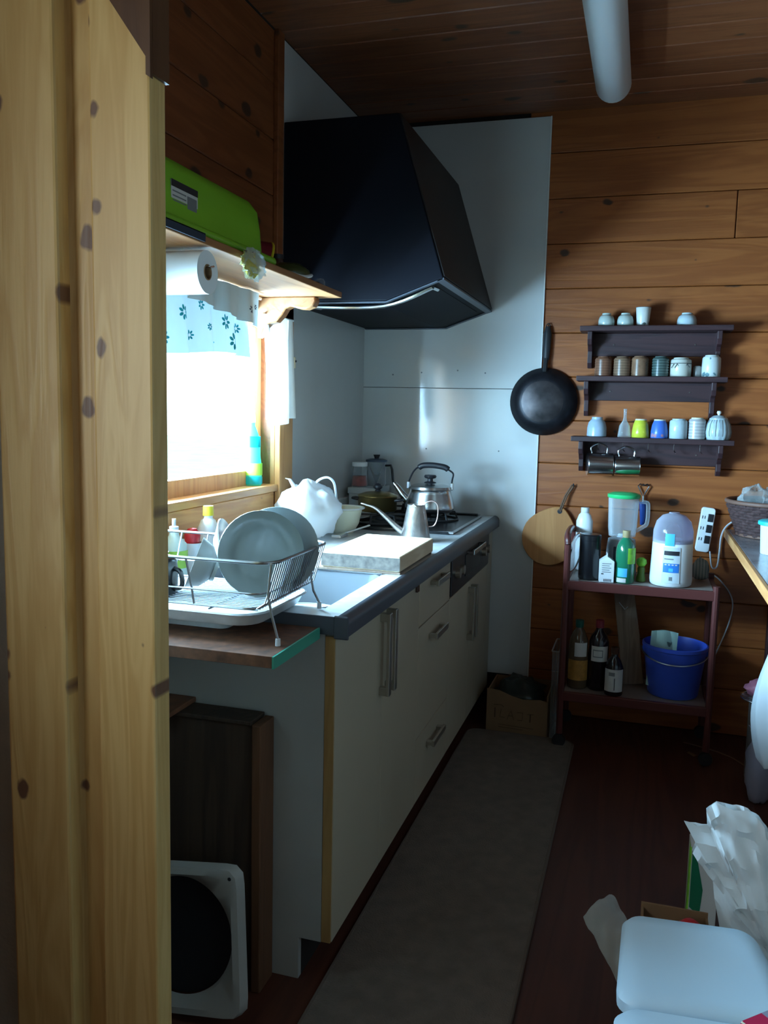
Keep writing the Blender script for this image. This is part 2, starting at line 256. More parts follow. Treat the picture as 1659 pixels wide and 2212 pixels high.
# ------------------------------------------------------------------ mesh helpers
class MB:
    def __init__(s): s.v = []; s.f = []
    def add(s, vs, fs):
        o = len(s.v); s.v += [Vector(p) for p in vs]; s.f += [[i+o for i in f] for f in fs]; return s
    def box(s, x0, x1, y0, y1, z0, z1, mat=None):
        vs = [(x, y, z) for x in (x0, x1) for y in (y0, y1) for z in (z0, z1)]
        if mat is not None: vs = [mat @ Vector(p) for p in vs]
        return s.add(vs, [(0, 1, 3, 2), (4, 6, 7, 5), (0, 4, 5, 1), (2, 3, 7, 6), (0, 2, 6, 4), (1, 5, 7, 3)])
    def prism(s, poly, a0, a1, axis, mat=None):
        """closed polygon (two coordinates) extruded along axis from a0 to a1"""
        n = len(poly)
        def P(p, a): return (a, p[0], p[1]) if axis == 0 else ((p[0], a, p[1]) if axis == 1 else (p[0], p[1], a))
        vs = [P(p, a0) for p in poly] + [P(p, a1) for p in poly]
        if mat is not None: vs = [mat @ Vector(p) for p in vs]
        fs = [list(range(n)), list(range(2*n-1, n-1, -1))] + [(i, i+n, (i+1) % n+n, (i+1) % n) for i in range(n)]
        return s.add(vs, fs)
    def lathe(s, prof, c=(0, 0, 0), seg=24, mat=None, sx=1, sy=1):
        """profile of (radius, z) turned round the z axis; a radius 0 end closes to a point"""
        vs = []; fs = []; rings = []
        for r, z in prof:
            if r < 1e-6: rings.append([len(vs)]); vs.append(Vector((0, 0, z)))
            else:
                rings.append(list(range(len(vs), len(vs)+seg)))
                vs += [Vector((r*math.cos(2*PI*i/seg)*sx, r*math.sin(2*PI*i/seg)*sy, z)) for i in range(seg)]
        for a, b in zip(rings, rings[1:]):
            if len(a) == 1 and len(b) == 1: continue
            for i in range(seg):
                j = (i+1) % seg
                if len(a) == 1: fs.append((a[0], b[i], b[j]))
                elif len(b) == 1: fs.append((a[i], b[0], a[j]))
                else: fs.append((a[i], b[i], b[j], a[j]))
        if mat is not None: vs = [mat @ p for p in vs]
        return s.add([p+Vector(c) for p in vs], fs)
    def tube(s, pts, r, seg=8, closed=False, caps=True, flat=1.0):
        pts = [Vector(p) for p in pts]; n = len(pts); vs = []; fs = []
        rr = r if isinstance(r, (list, tuple)) else [r]*n
        prev = None
        for i, p in enumerate(pts):
            a = pts[(i-1) % n] if (closed or i) else p; b = pts[(i+1) % n] if (closed or i < n-1) else p
            t = (b-a).normalized()
            if prev is None:
                u = t.cross(Vector((0, 0, 1)));
                if u.length < 0.1: u = t.cross(Vector((0, 1, 0)))
            else: u = prev - t*prev.dot(t)
            u.normalize(); prev = u; w2 = t.cross(u)
            vs += [p+(u*math.cos(2*PI*k/seg)+w2*math.sin(2*PI*k/seg)*flat)*rr[i] for k in range(seg)]
        for i in range(n if closed else n-1):
            for k in range(seg):
                j = (i+1) % n; k2 = (k+1) % seg
                fs.append((i*seg+k, i*seg+k2, j*seg+k2, j*seg+k))
        if caps and not closed: fs += [list(range(seg-1, -1, -1)), list(range((n-1)*seg, n*seg))]
        return s.add(vs, fs)
    def grid(s, fn, nu, nv, thick=0.0, nrm=None):
        """surface fn(u, v); thick gives a back face pushed along the surface normal"""
        V = [[Vector(fn(i/nu, j/nv)) for j in range(nv+1)] for i in range(nu+1)]
        o = [V[i][j] for i in range(nu+1) for j in range(nv+1)]; w_ = nv+1
        fs = [(i*w_+j, (i+1)*w_+j, (i+1)*w_+j+1, i*w_+j+1) for i in range(nu) for j in range(nv)]
        if not thick: return s.add(o, fs)
        N = []
        for i in range(nu+1):
            for j in range(nv+1):
                a = V[min(nu, i+1)][j]-V[max(0, i-1)][j]; b = V[i][min(nv, j+1)]-V[i][max(0, j-1)]
                q = a.cross(b); N.append(q.normalized() if q.length > 1e-9 else Vector((0, 0, 1)))
        k = len(o); back = [p-q*thick for p, q in zip(o, N)]
        fs2 = [tuple(x+k for x in reversed(f)) for f in fs]
        rim = [i*w_ for i in range(nu+1)] + [nu*w_+j for j in range(1, nv+1)] + [i*w_+nv for i in range(nu-1, -1, -1)] + [j for j in range(nv-1, 0, -1)]
        side = [(rim[(i+1) % len(rim)], rim[i], rim[i]+k, rim[(i+1) % len(rim)]+k) for i in range(len(rim))]
        return s.add(o+back, fs+fs2+side)
    def blob(s, c, r, nu=20, nv=14, amp=0.15, freq=3.0, seed=0.0, flatbottom=True, ridge=0.0):
        """crumpled closed bag form"""
        vs = []; fs = []
        for j in range(nv+1):
            th = PI*j/nv
            for i in range(nu):
                ph = 2*PI*i/nu; d = Vector((math.sin(th)*math.cos(ph), math.sin(th)*math.sin(ph), math.cos(th)))
                k = 1+amp*noise.noise(d*freq+Vector((seed, seed*1.7, -seed)))
                if ridge: k += ridge*(abs(noise.noise(d*freq*2.3+Vector((seed*3, 0, seed))))-0.2)
                p = Vector((d.x*r[0]*k, d.y*r[1]*k, d.z*r[2]*k))
                if flatbottom and p.z < -r[2]*0.82: p.z = -r[2]*0.82
                vs.append(p+Vector(c))
        for j in range(nv):
            for i in range(nu): fs.append((j*nu+i, (j+1)*nu+i, (j+1)*nu+(i+1) % nu, j*nu+(i+1) % nu))
        return s.add(vs, fs)

ORG = {}
def build(mb, name, mat, parent=None, smooth=35, bevel=0.0, bseg=2, local=False, origin=None, kind=None, label=None):
    """one mesh object; coordinates are world ones unless local"""
    vs = mb.v
    if parent is not None: o0 = Vector((0, 0, 0)) if local else ORG[parent.name]
    else:
        if origin is None:
            xs = [p.x for p in vs]; ys = [p.y for p in vs]; zs = [p.z for p in vs]
            o0 = Vector(((min(xs)+max(xs))/2, (min(ys)+max(ys))/2, min(zs)))
        else: o0 = Vector(origin)
    me = bpy.data.meshes.new(name); me.from_pydata([tuple(p-o0) for p in vs], [], mb.f); me.validate(); me.update()
    b = bmesh.new(); b.from_mesh(me); bmesh.ops.remove_doubles(b, verts=b.verts, dist=1e-6); bmesh.ops.recalc_face_normals(b, faces=b.faces); b.to_mesh(me); b.free()
    if smooth:
        for p in me.polygons: p.use_smooth = True
        me.set_sharp_from_angle(angle=math.radians(smooth))
    me.materials.append(M[mat] if isinstance(mat, str) else mat)
    o = bpy.data.objects.new(name, me); COL.objects.link(o)
    if parent is not None: o.parent = parent; ORG[o.name] = ORG[parent.name]
    else: o.location = o0; ORG[o.name] = o0
    if bevel:
        md = o.modifiers.new('edge', 'BEVEL'); md.width = bevel; md.segments = bseg; md.limit_method = 'ANGLE'; md.angle_limit = math.radians(40)
    if kind: o['kind'] = kind
    if label: o['label'] = label
    return o
def tag(o, label, cat, group=None):
    o['label'] = label; o['category'] = cat
    if group: o['group'] = group
    return o
def thing(name, label, cat, loc=(0, 0, 0), rot=(0, 0, 0), group=None):
    o = bpy.data.objects.new(name, None); COL.objects.link(o); o.location = loc; o.rotation_euler = rot; o.empty_display_size = 0.05
    ORG[o.name] = Vector(loc); return tag(o, label, cat, group)
def struct(mb, name, mat, **k): return build(mb, name, mat, kind='structure', **k)
def copy_mesh(o, loc, parent=None):
    c = o.copy(); COL.objects.link(c); c.location = loc
    if parent is not None: c.parent = parent; ORG[c.name] = ORG[parent.name]
    return c
def bx(*a): return MB().box(*a)
def circ(c, r, n, axis=2, a0=0, a1=2*PI):
    out = []
    for i in range(n):
        t = a0+(a1-a0)*i/(n if abs(a1-a0-2*PI) < 1e-6 else n-1)
        p = (r*math.cos(t), r*math.sin(t))
        out.append((c[0]+p[0], c[1]+p[1], c[2]) if axis == 2 else ((c[0]+p[0], c[1], c[2]+p[1]) if axis == 1 else (c[0], c[1]+p[0], c[2]+p[1])))
    return out
def rrect(x0, x1, y0, y1, r, n=5):
    out = []
    for cx, cy, a in ((x1-r, y1-r, 0), (x0+r, y1-r, PI/2), (x0+r, y0+r, PI), (x1-r, y0+r, 1.5*PI)):
        for i in range(n+1):
            t = a+PI/2*i/n; out.append((cx+r*math.cos(t), cy+r*math.sin(t)))
    return out
def spline(pts, n=8):
    """smooth curve through points"""
    P = [Vector(p) for p in pts]; out = []
    for i in range(len(P)-1):
        p0 = P[max(0, i-1)]; p1 = P[i]; p2 = P[i+1]; p3 = P[min(len(P)-1, i+2)]
        for k in range(n):
            t = k/n
            out.append(0.5*((2*p1)+(p2-p0)*t+(2*p0-5*p1+4*p2-p3)*t*t+(3*p1-p0-3*p2+p3)*t**3))
    out.append(P[-1]); return out

# ================================================================== the setting
struct(bx(-40, -0.2, -45, 40, -0.5, -0.3), 'ground', plain('garden_ground', (0.22, 0.25, 0.17), 0.95, var=0.2, vscale=1.5), smooth=0)
struct(bx(-1.1, -0.13, -6.4, 0.5, 2.05, 2.15), 'trim_7', plain('eave_soffit', (0.12, 0.08, 0.05), 0.8), smooth=0)
H = 2.505; XR = 2.35; YR = -6.2
struct(bx(-0.2, XR+0.1, YR-0.1, 0.12, -0.06, 0.0), 'floor', 'floor', smooth=0)
ceil = struct(bx(-0.2, XR+0.1, YR-0.1, 0.12, H+0.015, H+0.09), 'ceiling', 'toe', smooth=0)
cb = None
for i in range(19):                                   # ceiling boards run across the room
    y1 = -i*0.135
    if cb is None: cb = build(bx(0.0, XR, -0.1335, 0.0, H, H+0.0155), 'ceiling_board', 'ceil', ceil, smooth=0, bevel=0.004, bseg=1)
    else: copy_mesh(cb, (0, y1, 0), ceil)
struct(bx(0.0, XR, YR, -19*0.135, H, H+0.014), 'trim_5', 'ceil', smooth=0)

wb = struct(bx(-0.2, XR+0.1, 0.018, 0.14, 0, H+0.05), 'wall_back', 'toe', smooth=0)
pl = None
PZ = 1.088-6*0.1795
for i in range(15):                                   # horizontal pine boards of the back wall
    z0 = PZ+i*0.1795
    if z0 > H: break
    if i == 11:                                       # this course has a butt joint
        build(bx(0.70, 1.505, 0.0, 0.019, z0+0.001, z0+0.1785), 'plank', 'pine_x', wb, smooth=0, bevel=0.003, bseg=1)
        build(bx(1.508, XR, 0.001, 0.019, z0+0.001, z0+0.1785), 'plank', 'pine_x', wb, smooth=0, bevel=0.003, bseg=1)
        continue
    if pl is None: pl = build(bx(0.70, XR, 0.0, 0.019, 0.002, 0.1895), 'plank', 'pine_x', wb, smooth=0, bevel=0.003, bseg=1); pz = z0
    elif i == 1: pl1 = build(bx(0.70, XR, 0.0, 0.019, z0+0.001, z0+0.1785), 'plank', 'pine_x', wb, smooth=0, bevel=0.003, bseg=1); pz1 = z0
    else: copy_mesh(pl1, (0, 0, z0-pz1), wb)

# outside wall with the kitchen window and the living-room window
WY0, WY1, WZ0, WZ1 = -2.25, -0.945, 1.03, 1.60
VY0, VY1, VZ0, VZ1 = -4.8, -3.0, 0.95, 2.05
wl = MB()
for y0, y1, z0, z1 in ((WY1, 0.018, 0, H), (WY0, WY1, 0, WZ0-0.025), (WY0, WY1, WZ1+0.03, H), (VY1, WY0, 0, H), (VY0, VY1, 0, VZ0), (VY0, VY1, VZ1, H), (YR, VY0, 0, H)):
    wl.box(-0.13, -0.016, y0, y1, z0, z1)
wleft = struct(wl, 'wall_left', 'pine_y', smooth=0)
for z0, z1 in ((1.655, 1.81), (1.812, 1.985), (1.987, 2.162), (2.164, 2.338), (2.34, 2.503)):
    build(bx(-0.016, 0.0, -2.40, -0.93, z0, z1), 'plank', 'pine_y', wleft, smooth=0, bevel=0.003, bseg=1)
build(bx(-0.016, 0.0, -2.40, WY1, 0.80, 1.004), 'plank', 'win_wood_y', wleft, smooth=0, bevel=0.003, bseg=1)
build(bx(-0.016, 0.0, -2.40, -0.0, 0.0, 0.798), 'plank', 'pine_y', wleft, smooth=0, bevel=0.003, bseg=1)
struct(bx(0.0, 0.018, -0.972, -0.925, 1.66, H), 'trim_4', 'pine_y', smooth=0, bevel=0.003)
struct(bx(XR, XR+0.1, YR, -2.4, 0, H+0.02), 'wall_living', 'plaster', smooth=0)
struct(bx(XR, XR+0.1, -2.4, 0.018, 0, H+0.02), 'wall_right', plain('dark_unseen_wall', (0.07, 0.040, 0.028), 0.6), smooth=0)  # unseen wall, kept dark to cut bounced light
struct(bx(-0.13, XR+0.1, YR-0.1, YR, 0, H+0.02), 'wall_rear', plain('dim_rear_wall', (0.40, 0.36, 0.31), 0.8), smooth=0)
# window frame
wn = struct(MB().box(-0.125, 0.0, WY1, WY1+0.018, WZ0-0.02, WZ1+0.02).box(-0.125, 0.0, WY0-0.018, WY0, WZ0-0.02, WZ1+0.02).box(-0.125, 0.0, WY0, WY1, WZ1, WZ1+0.02), 'window_1', 'win_wood', smooth=0, bevel=0.002)
build(bx(-0.125, 0.014, WY0-0.02, WY1+0.02, WZ0-0.024, WZ0), 'window_sill', 'win_wood_y', wn, smooth=0, bevel=0.003)
build(bx(0.0, 0.02, WY1, WY1+0.112, 0.93, WZ1+0.04), 'casing', 'win_wood', wn, smooth=0, bevel=0.003)
build(bx(0.0, 0.02, WY0-0.1, WY1+0.112, WZ1-0.005, WZ1+0.036), 'head_casing', 'win_wood_y', wn, smooth=0, bevel=0.003)
for y0, y1 in ((WY0, -1.56), (-1.60, WY1)):
    fx = -0.105 if y0 == WY0 else -0.08
    s_ = build(MB().box(fx, fx+0.028, y0, y0+0.045, WZ0, WZ1).box(fx, fx+0.028, y1-0.045, y1, WZ0, WZ1).box(fx, fx+0.028, y0+0.045, y1-0.045, WZ0, WZ0+0.05).box(fx, fx+0.028, y0+0.045, y1-0.045, WZ1-0.045, WZ1), 'sash', 'win_wood', wn, smooth=0, bevel=0.002)
    build(bx(fx+0.012, fx+0.016, y0+0.045, y1-0.045, WZ0+0.05, WZ1-0.045), 'pane', 'glass', s_, smooth=0)
wn2 = struct(MB().box(-0.13, 0.0, VY0, VY0+0.05, VZ0, VZ1).box(-0.13, 0.0, VY1-0.05, VY1, VZ0, VZ1).box(-0.13, 0.0, VY0, VY1, VZ1-0.05, VZ1).box(-0.13, 0.01, VY0, VY1, VZ0, VZ0+0.04), 'window_2', 'win_wood', smooth=0, bevel=0.003)
s_ = build(MB().box(-0.09, -0.06, VY0+0.05, VY0+0.1, VZ0+0.04, VZ1-0.05).box(-0.09, -0.06, VY1-0.1, VY1-0.05, VZ0+0.04, VZ1-0.05).box(-0.09, -0.06, -3.93, -3.87, VZ0+0.04, VZ1-0.05), 'sash', 'win_wood', wn2, smooth=0)
build(bx(-0.078, -0.074, VY0+0.1, VY1-0.1, VZ0+0.04, VZ1-0.05), 'pane', 'glass', s_, smooth=0)

# partition end with the pale post beside the camera
struct(bx(-0.016, 0.385, -2.44, -2.37, 0, H), 'wall_front', 'plaster', smooth=0)
struct(bx(0.397, 0.501, -2.50, -2.456, 0, H), 'trim_1', 'post', smooth=0, bevel=0.004, bseg=2)
struct(MB().prism([(0.343, -2.485), (0.352, -2.478), (0.390, -2.478), (0.397, -2.492), (0.397, -2.44), (0.343, -2.44)], 0, H, 2), 'trim_2', 'post', smooth=0, bevel=0.002)
struct(bx(0.228, 0.345, -2.512, -2.44, 0, H), 'trim_3', 'post', smooth=0, bevel=0.005, bseg=2)
struct(MB().prism([(0.425, 1.90), (0.438, 1.873), (0.4995, 1.787), (0.4995, 1.762), (0.507, 1.757), (0.507, 2.30), (0.425, 2.30)], -2.508, -2.501, 1).box(0.5012, 0.507, -2.5005, -2.456, 1.765, 2.30), 'shadow_plate', 'post_shadow', smooth=0)  # thin dark plate standing in for a slanting shadow on the post

# white fireproof panels round the stove
sp = thing('splash_panel', 'glossy white fireproof panel on the back wall behind the stove', 'wall panel', (0.39, -0.004, 0.15))
build(bx(0.002, 0.782, -0.005, 0.0, 0.155, 1.393), 'lower_sheet', 'panel', sp, smooth=0, bevel=0.001, bseg=1)
build(bx(0.002, 0.782, -0.005, 0.0, 1.395, 2.488), 'upper_sheet', 'panel', sp, smooth=0, bevel=0.001, bseg=1)
build(bx(0.782, 0.787, -0.009, 0.0, 0.155, 2.488), 'edge_strip', 'panel_edge', sp, smooth=0)
for x, z in ((0.27, 1.46), (0.30, 1.13), (0.43, 1.47), (0.55, 1.46), (0.62, 1.13), (0.14, 1.45)):
    build(MB().lathe([(0, 0), (0.0035, 0.0), (0.003, 0.002), (0, 0.0025)], (x, -0.0052, z), 8, Matrix.Rotation(PI/2, 4, 'X')), 'screw', 'greyink', sp)
sp2 = thing('splash_panel', 'white fireproof panel on the window wall running from worktop to ceiling', 'wall panel', (0.003, -0.46, 0.85))
build(bx(0.0, 0.005, -0.925, -0.006, 0.852, 2.50), 'sheet', 'panel', sp2, smooth=0, bevel=0.001, bseg=1)
build(bx(0.0, 0.008, -0.929, -0.925, 1.645, 2.50), 'edge_strip', 'panel_edge', sp2, smooth=0)

# ceiling lamp: long opal tube
lt = thing('ceiling_lamp', 'long white opal tube lamp on the wooden ceiling', 'lamp', (1.07, -1.1, H))
def pill(r, y0, y1, c, n=6):
    prof = [(0, 0)]+[(r*math.sin(PI/2*i/n), r*0.55*(1-math.cos(PI/2*i/n))) for i in range(1, n+1)]
    L_ = y1-y0
    prof += [(r, L_-r*0.55)]+[(r*math.cos(PI/2*i/n), L_-r*0.55+r*0.55*math.sin(PI/2*i/n)) for i in range(1, n)]+[(0, L_)]
    return MB().lathe(prof, (c[0], y0, c[1]), 28, Matrix.Rotation(-PI/2, 4, 'X'))
build(pill(0.060, -1.62, -0.42, (1.045, 2.428)), 'cover', 'lightcover', lt, smooth=50)
build(bx(1.02, 1.07, -1.5, -0.6, 2.47, H), 'mount', 'white', lt, smooth=0, bevel=0.003)

# ================================================================== kitchen units
DX = 0.608; CZ = 0.81; TOE = 0.10
def handle_v(p, y, z0, z1, x=DX):
    m = MB().box(x, x+0.022, y-0.008, y+0.008, z0, z0+0.022).box(x, x+0.022, y-0.008, y+0.008, z1-0.022, z1).box(x+0.020, x+0.028, y-0.011, y+0.011, z0, z1)
    return build(m, 'handle', 'handle', p, smooth=0, bevel=0.0015)
def handle_h(p, y0, y1, z, x=DX):
    m = MB().box(x, x+0.022, y0, y0+0.02, z-0.006, z+0.006).box(x, x+0.022, y1-0.02, y1, z-0.006, z+0.006).box(x+0.020, x+0.028, y0, y1, z-0.010, z+0.010)
    return build(m, 'handle', 'handle', p, smooth=0, bevel=0.0015)
u1 = thing('sink_cabinet', 'cream sink cabinet with two doors at the near end of the counter', 'cabinet', (0.3, -1.61, 0))
build(bx(0.004, 0.584, -1.95, -1.254, TOE, 0.665), 'body', 'cab_side', u1, smooth=0)
build(MB().prism([(0.004, 0), (0.530, 0), (0.530, TOE), (0.584, TOE), (0.584, CZ), (0.004, CZ)], -1.968, -1.951, 1), 'end_panel', 'cab_side', u1, smooth=0, bevel=0.001)
build(bx(0.004, 0.530, -1.95, -1.254, 0.0, TOE), 'toe_kick', 'toe', u1, smooth=0)
build(bx(0.585, DX-0.002, -1.9685, -1.9645, TOE+0.002, CZ-0.006), 'edge_band', 'tanedge', u1, smooth=0)
for y0, y1, hy in ((-1.964, -1.612, -1.637), (-1.609, -1.254, -1.585)):
    d = build(bx(0.586, DX, y0, y1, TOE+0.002, CZ-0.004), 'door', 'cab', u1, smooth=0, bevel=0.0015)
    handle_v(d, hy, 0.572, 0.785)
build(bx(DX, DX+0.008, -1.305, -1.285, 0.770, 0.792), 'latch', 'brownglass', u1, smooth=0, bevel=0.002)
u2 = thing('drawer_cabinet', 'cream cabinet of three drawers between sink and stove', 'cabinet', (0.3, -1.04, 0))
build(bx(0.004, 0.584, -1.252, -0.842, TOE, CZ), 'body', 'cab_side', u2, smooth=0)
build(bx(0.004, 0.530, -1.252, -0.842, 0.0, TOE), 'toe_kick', 'toe', u2, smooth=0)
for z0, z1, hz in ((0.654, CZ-0.004, 0.765), (0.308, 0.650, 0.597), (TOE+0.002, 0.305, 0.25)):
    d = build(bx(0.586, DX, -1.251, -0.842, z0, z1), 'drawer', 'cab', u2, smooth=0, bevel=0.0015)
    handle_h(d, -1.125, -0.965, hz)
u3 = thing('stove_cabinet', 'cream stove cabinet in the far corner with black grill front', 'cabinet', (0.3, -0.42, 0))
build(bx(0.004, 0.584, -0.840, -0.012, TOE, CZ), 'body', 'cab_side', u3, smooth=0)
build(bx(0.004, 0.530, -0.840, -0.012, 0.0, TOE), 'toe_kick', 'toe', u3, smooth=0)
build(bx(0.586, DX, -0.124, -0.012, TOE, CZ-0.004), 'filler', 'cab', u3, smooth=0, bevel=0.001)
for y0, y1, hy in ((-0.839, -0.484, -0.51), (-0.481, -0.126, -0.455)):
    d = build(bx(0.586, DX, y0, y1, TOE+0.002, 0.655), 'door', 'cab', u3, smooth=0, bevel=0.0015)
    handle_v(d, hy, 0.43, 0.635)
gf = build(bx(0.586, DX+0.006, -0.838, -0.126, 0.662, 0.806), 'grill_front', 'grill', u3, smooth=0, bevel=0.003)
build(bx(DX+0.006, DX+0.009, -0.62, -0.34, 0.695, 0.775), 'grill_window', 'black', gf, smooth=0, bevel=0.002)
build(MB().box(DX+0.006, DX+0.03, -0.60, -0.585, 0.775, 0.787).box(DX+0.006, DX+0.03, -0.375, -0.36, 0.775, 0.787).box(DX+0.026, DX+0.036, -0.60, -0.36, 0.772, 0.790), 'grill_handle', 'steel_soft', gf, smooth=0, bevel=0.002)
for y in (-0.77, -0.70, -0.27, -0.19):
    build(MB().lathe([(0, 0), (0.019, 0), (0.017, 0.016), (0.0, 0.017)], (DX+0.006, y, 0.735), 16, Matrix.Rotation(PI/2, 4, 'Y')), 'knob', 'handle', gf)

# worktop: stainless steel, rounded front edge, sink basin
wt = thing('worktop', 'long stainless steel worktop with sink basin and grey rounded front edge', 'worktop', (0.3, -1.0, CZ))
SX0, SX1, SY0, SY1 = 0.115, 0.560, -1.905, -1.475
T = MB()
T.box(0.006, SX0, -1.972, -0.006, CZ+0.002, 0.85); T.box(SX0, SX1, -1.972, SY0, CZ+0.002, 0.85); T.box(SX0, SX1, SY1, -0.006, CZ+0.002, 0.85)
T.box(SX1, 0.612, -1.972, -0.006, CZ+0.002, 0.85)
build(T, 'top', 'steel', wt, smooth=0)
nose = [(0.612, 0.85)]+[(0.614+0.021*math.sin(PI/2*i/6), 0.831+0.021*math.cos(PI/2*i/6)-0.002*0) for i in range(7)]+[(0.635, CZ-0.004), (0.612, CZ-0.004)]
build(MB().prism(nose, -1.972, -0.006, 1), 'front_edge', 'grey_edge', wt, smooth=30)
build(bx(0.606, 0.640, -1.978, -1.972, CZ-0.008, 0.853), 'end_cap', 'grey_edge', wt, smooth=0, bevel=0.004)
build(bx(0.006, 0.606, -1.976, -1.972, CZ, 0.85), 'end_edge', 'grey_edge', wt, smooth=0)
build(bx(0.006, 0.024, -1.972, -0.006, 0.85, 0.925), 'upstand', 'steel', wt, smooth=0, bevel=0.003)
bowl = [rrect(SX0, SX1, SY0, SY1, 0.04), rrect(SX0+0.012, SX1-0.012, SY0+0.012, SY1-0.012, 0.05), rrect(SX0+0.05, SX1-0.05, SY0+0.05, SY1-0.05, 0.05)]
bz = [0.849, 0.69, 0.672]
B = MB(); vs = []; fs = []; n = len(bowl[0])
for ring, z in zip(bowl, bz): vs += [(p[0], p[1], z) for p in ring]
for k in range(2):
    for i in range(n): fs.append((k*n+i, k*n+(i+1) % n, (k+1)*n+(i+1) % n, (k+1)*n+i))
fs.append([2*n+i for i in range(n)]); B.add(vs, fs)
bas = build(B, 'basin', plain('shaded_basin_steel', (0.30, 0.33, 0.36), 0.38, 0.7), wt, smooth=50)  # steel darker than the worktop, shade of the recess put into its colour
build(MB().lathe([(0, 0), (0.045, 0), (0.05, 0.004), (0.055, 0.002)], (0.33, -1.70, 0.673), 24), 'drain', 'steel_soft', bas)
# a ridge the board rests on
build(bx(SX0, SX1, SY1-0.006, SY1+0.004, 0.85, 0.853), 'rim', 'steel_soft', wt, smooth=0)

# gas hob
hb = thing('gas_hob', 'black drop-in gas hob with cast iron grates beside the white panel', 'hob', (0.31, -0.36, 0.85))
build(MB().prism(rrect(0.155, 0.575, -0.665, -0.085, 0.02), 0.8502, 0.862, 2), 'top_plate', 'black', hb, smooth=0, bevel=0.003)
build(MB().tube([(0.158, -0.662, 0.858), (0.572, -0.662, 0.858), (0.572, -0.088, 0.858), (0.158, -0.088, 0.858)], 0.005, 6, True), 'trim', 'steel_soft', hb)
for cx, cy in ((0.42, -0.33), (0.265, -0.52), (0.30, -0.19)):
    br = build(MB().lathe([(0, 0.862), (0.052, 0.862), (0.05, 0.872), (0.036, 0.876), (0, 0.878)], (cx, cy, 0), 24), 'burner', 'iron', hb)
    build(MB().lathe([(0.030, 0.876), (0.030, 0.884), (0.0, 0.886)], (cx, cy, 0), 24), 'burner_cap', 'blackmat', br)
    g = MB()
    for k in range(6):
        a = k*PI/3+0.3; c_, s2 = math.cos(a), math.sin(a)
        g.tube([(cx+0.022*c_, cy+0.022*s2, 0.894), (cx+0.085*c_, cy+0.085*s2, 0.894), (cx+0.098*c_, cy+0.098*s2, 0.862)], 0.0045, 6)
    g.tube(circ((cx, cy, 0.866), 0.098, 28), 0.004, 6, True)
    build(g, 'grate', 'iron', hb)
build(bx(0.44, 0.56, -0.13, -0.105, 0.862, 0.868), 'vent', 'iron', hb, smooth=0, bevel=0.002)

# range hood
hd = thing('range_hood', 'large black slanted range hood above the stove', 'range hood', (0.25, -0.45, 1.65))
PR = [(0.006, 1.65), (0.375, 1.65), (0.567, 1.72), (0.406, 2.24), (0.006, 2.24)]
HY0, HY1 = -0.90, -0.007
build(MB().prism(PR, HY0, HY1, 1), 'body', 'hood', hd, smooth=0, bevel=0.004)
# front skin, a little proud of the sloping front
nx, nz = 0.52, 0.161; ln = math.hypot(nx, nz); nx /= ln; nz /= ln
fr_ = [(0.567+0.000*nx, 1.724), (0.567+0.004*nx, 1.724+0.004*nz), (0.406+0.004*nx, 2.238+0.004*nz), (0.406, 2.238)]
build(MB().prism(fr_, HY0+0.004, HY1-0.004, 1), 'front_panel', 'hood_front', hd, smooth=0)
R_ = MB()
pth = [(0.012, 1.648), (0.375, 1.648), (0.565, 1.718)]
for (xa, za), (xb, zb) in zip(pth, pth[1:]):
    for y0, y1 in ((HY0, HY0+0.018), (HY1-0.018, HY1)):
        R_.add([(xa, y0, za), (xb, y0, zb), (xb, y1, zb), (xa, y1, za), (xa, y0, za-0.004), (xb, y0, zb-0.004), (xb, y1, zb-0.004), (xa, y1, za-0.004)],
               [(0, 1, 2, 3), (7, 6, 5, 4), (0, 4, 5, 1), (1, 5, 6, 2), (2, 6, 7, 3), (3, 7, 4, 0)])
R_.add([(0.548, HY0, 1.712), (0.569, HY0, 1.720), (0.569, HY1, 1.720), (0.548, HY1, 1.712), (0.548, HY0, 1.707), (0.569, HY0, 1.714), (0.569, HY1, 1.714), (0.548, HY1, 1.707)],
       [(0, 1, 2, 3), (7, 6, 5, 4), (0, 4, 5, 1), (1, 5, 6, 2), (2, 6, 7, 3), (3, 7, 4, 0)])
build(R_, 'rim', 'grey_edge', hd, smooth=0)
def flt(off): return [(0.10, HY0+off, 1.640), (0.355, HY0+off, 1.640), (0.52, HY0+off, 1.697)]
F_ = MB().tube(spline(flt(0.05), 6), 0.015, 8, flat=0.5).tube([(0.10, HY0+0.05, 1.640), (0.10, HY0+0.12, 1.644)], 0.007, 8).tube([(0.52, HY0+0.05, 1.697), (0.52, HY0+0.12, 1.700)], 0.007, 8)
build(F_, 'filter_handle', 'chrome', hd)
build(MB().add([(0.10, HY0+0.07, 1.643), (0.355, HY0+0.07, 1.643), (0.525, HY0+0.07, 1.703), (0.525, HY1-0.1, 1.703), (0.355, HY1-0.1, 1.643), (0.10, HY1-0.1, 1.643),
                (0.10, HY0+0.07, 1.650), (0.355, HY0+0.07, 1.650), (0.525, HY0+0.07, 1.711), (0.525, HY1-0.1, 1.711), (0.355, HY1-0.1, 1.650), (0.10, HY1-0.1, 1.650)],
               [(0, 1, 4, 5), (1, 2, 3, 4), (6, 11, 10, 7), (7, 10, 9, 8), (0, 6, 7, 1), (1, 7, 8, 2), (2, 8, 9, 3), (3, 9, 10, 4), (4, 10, 11, 5), (5, 11, 6, 0)]), 'filter', 'hood', hd, smooth=0)

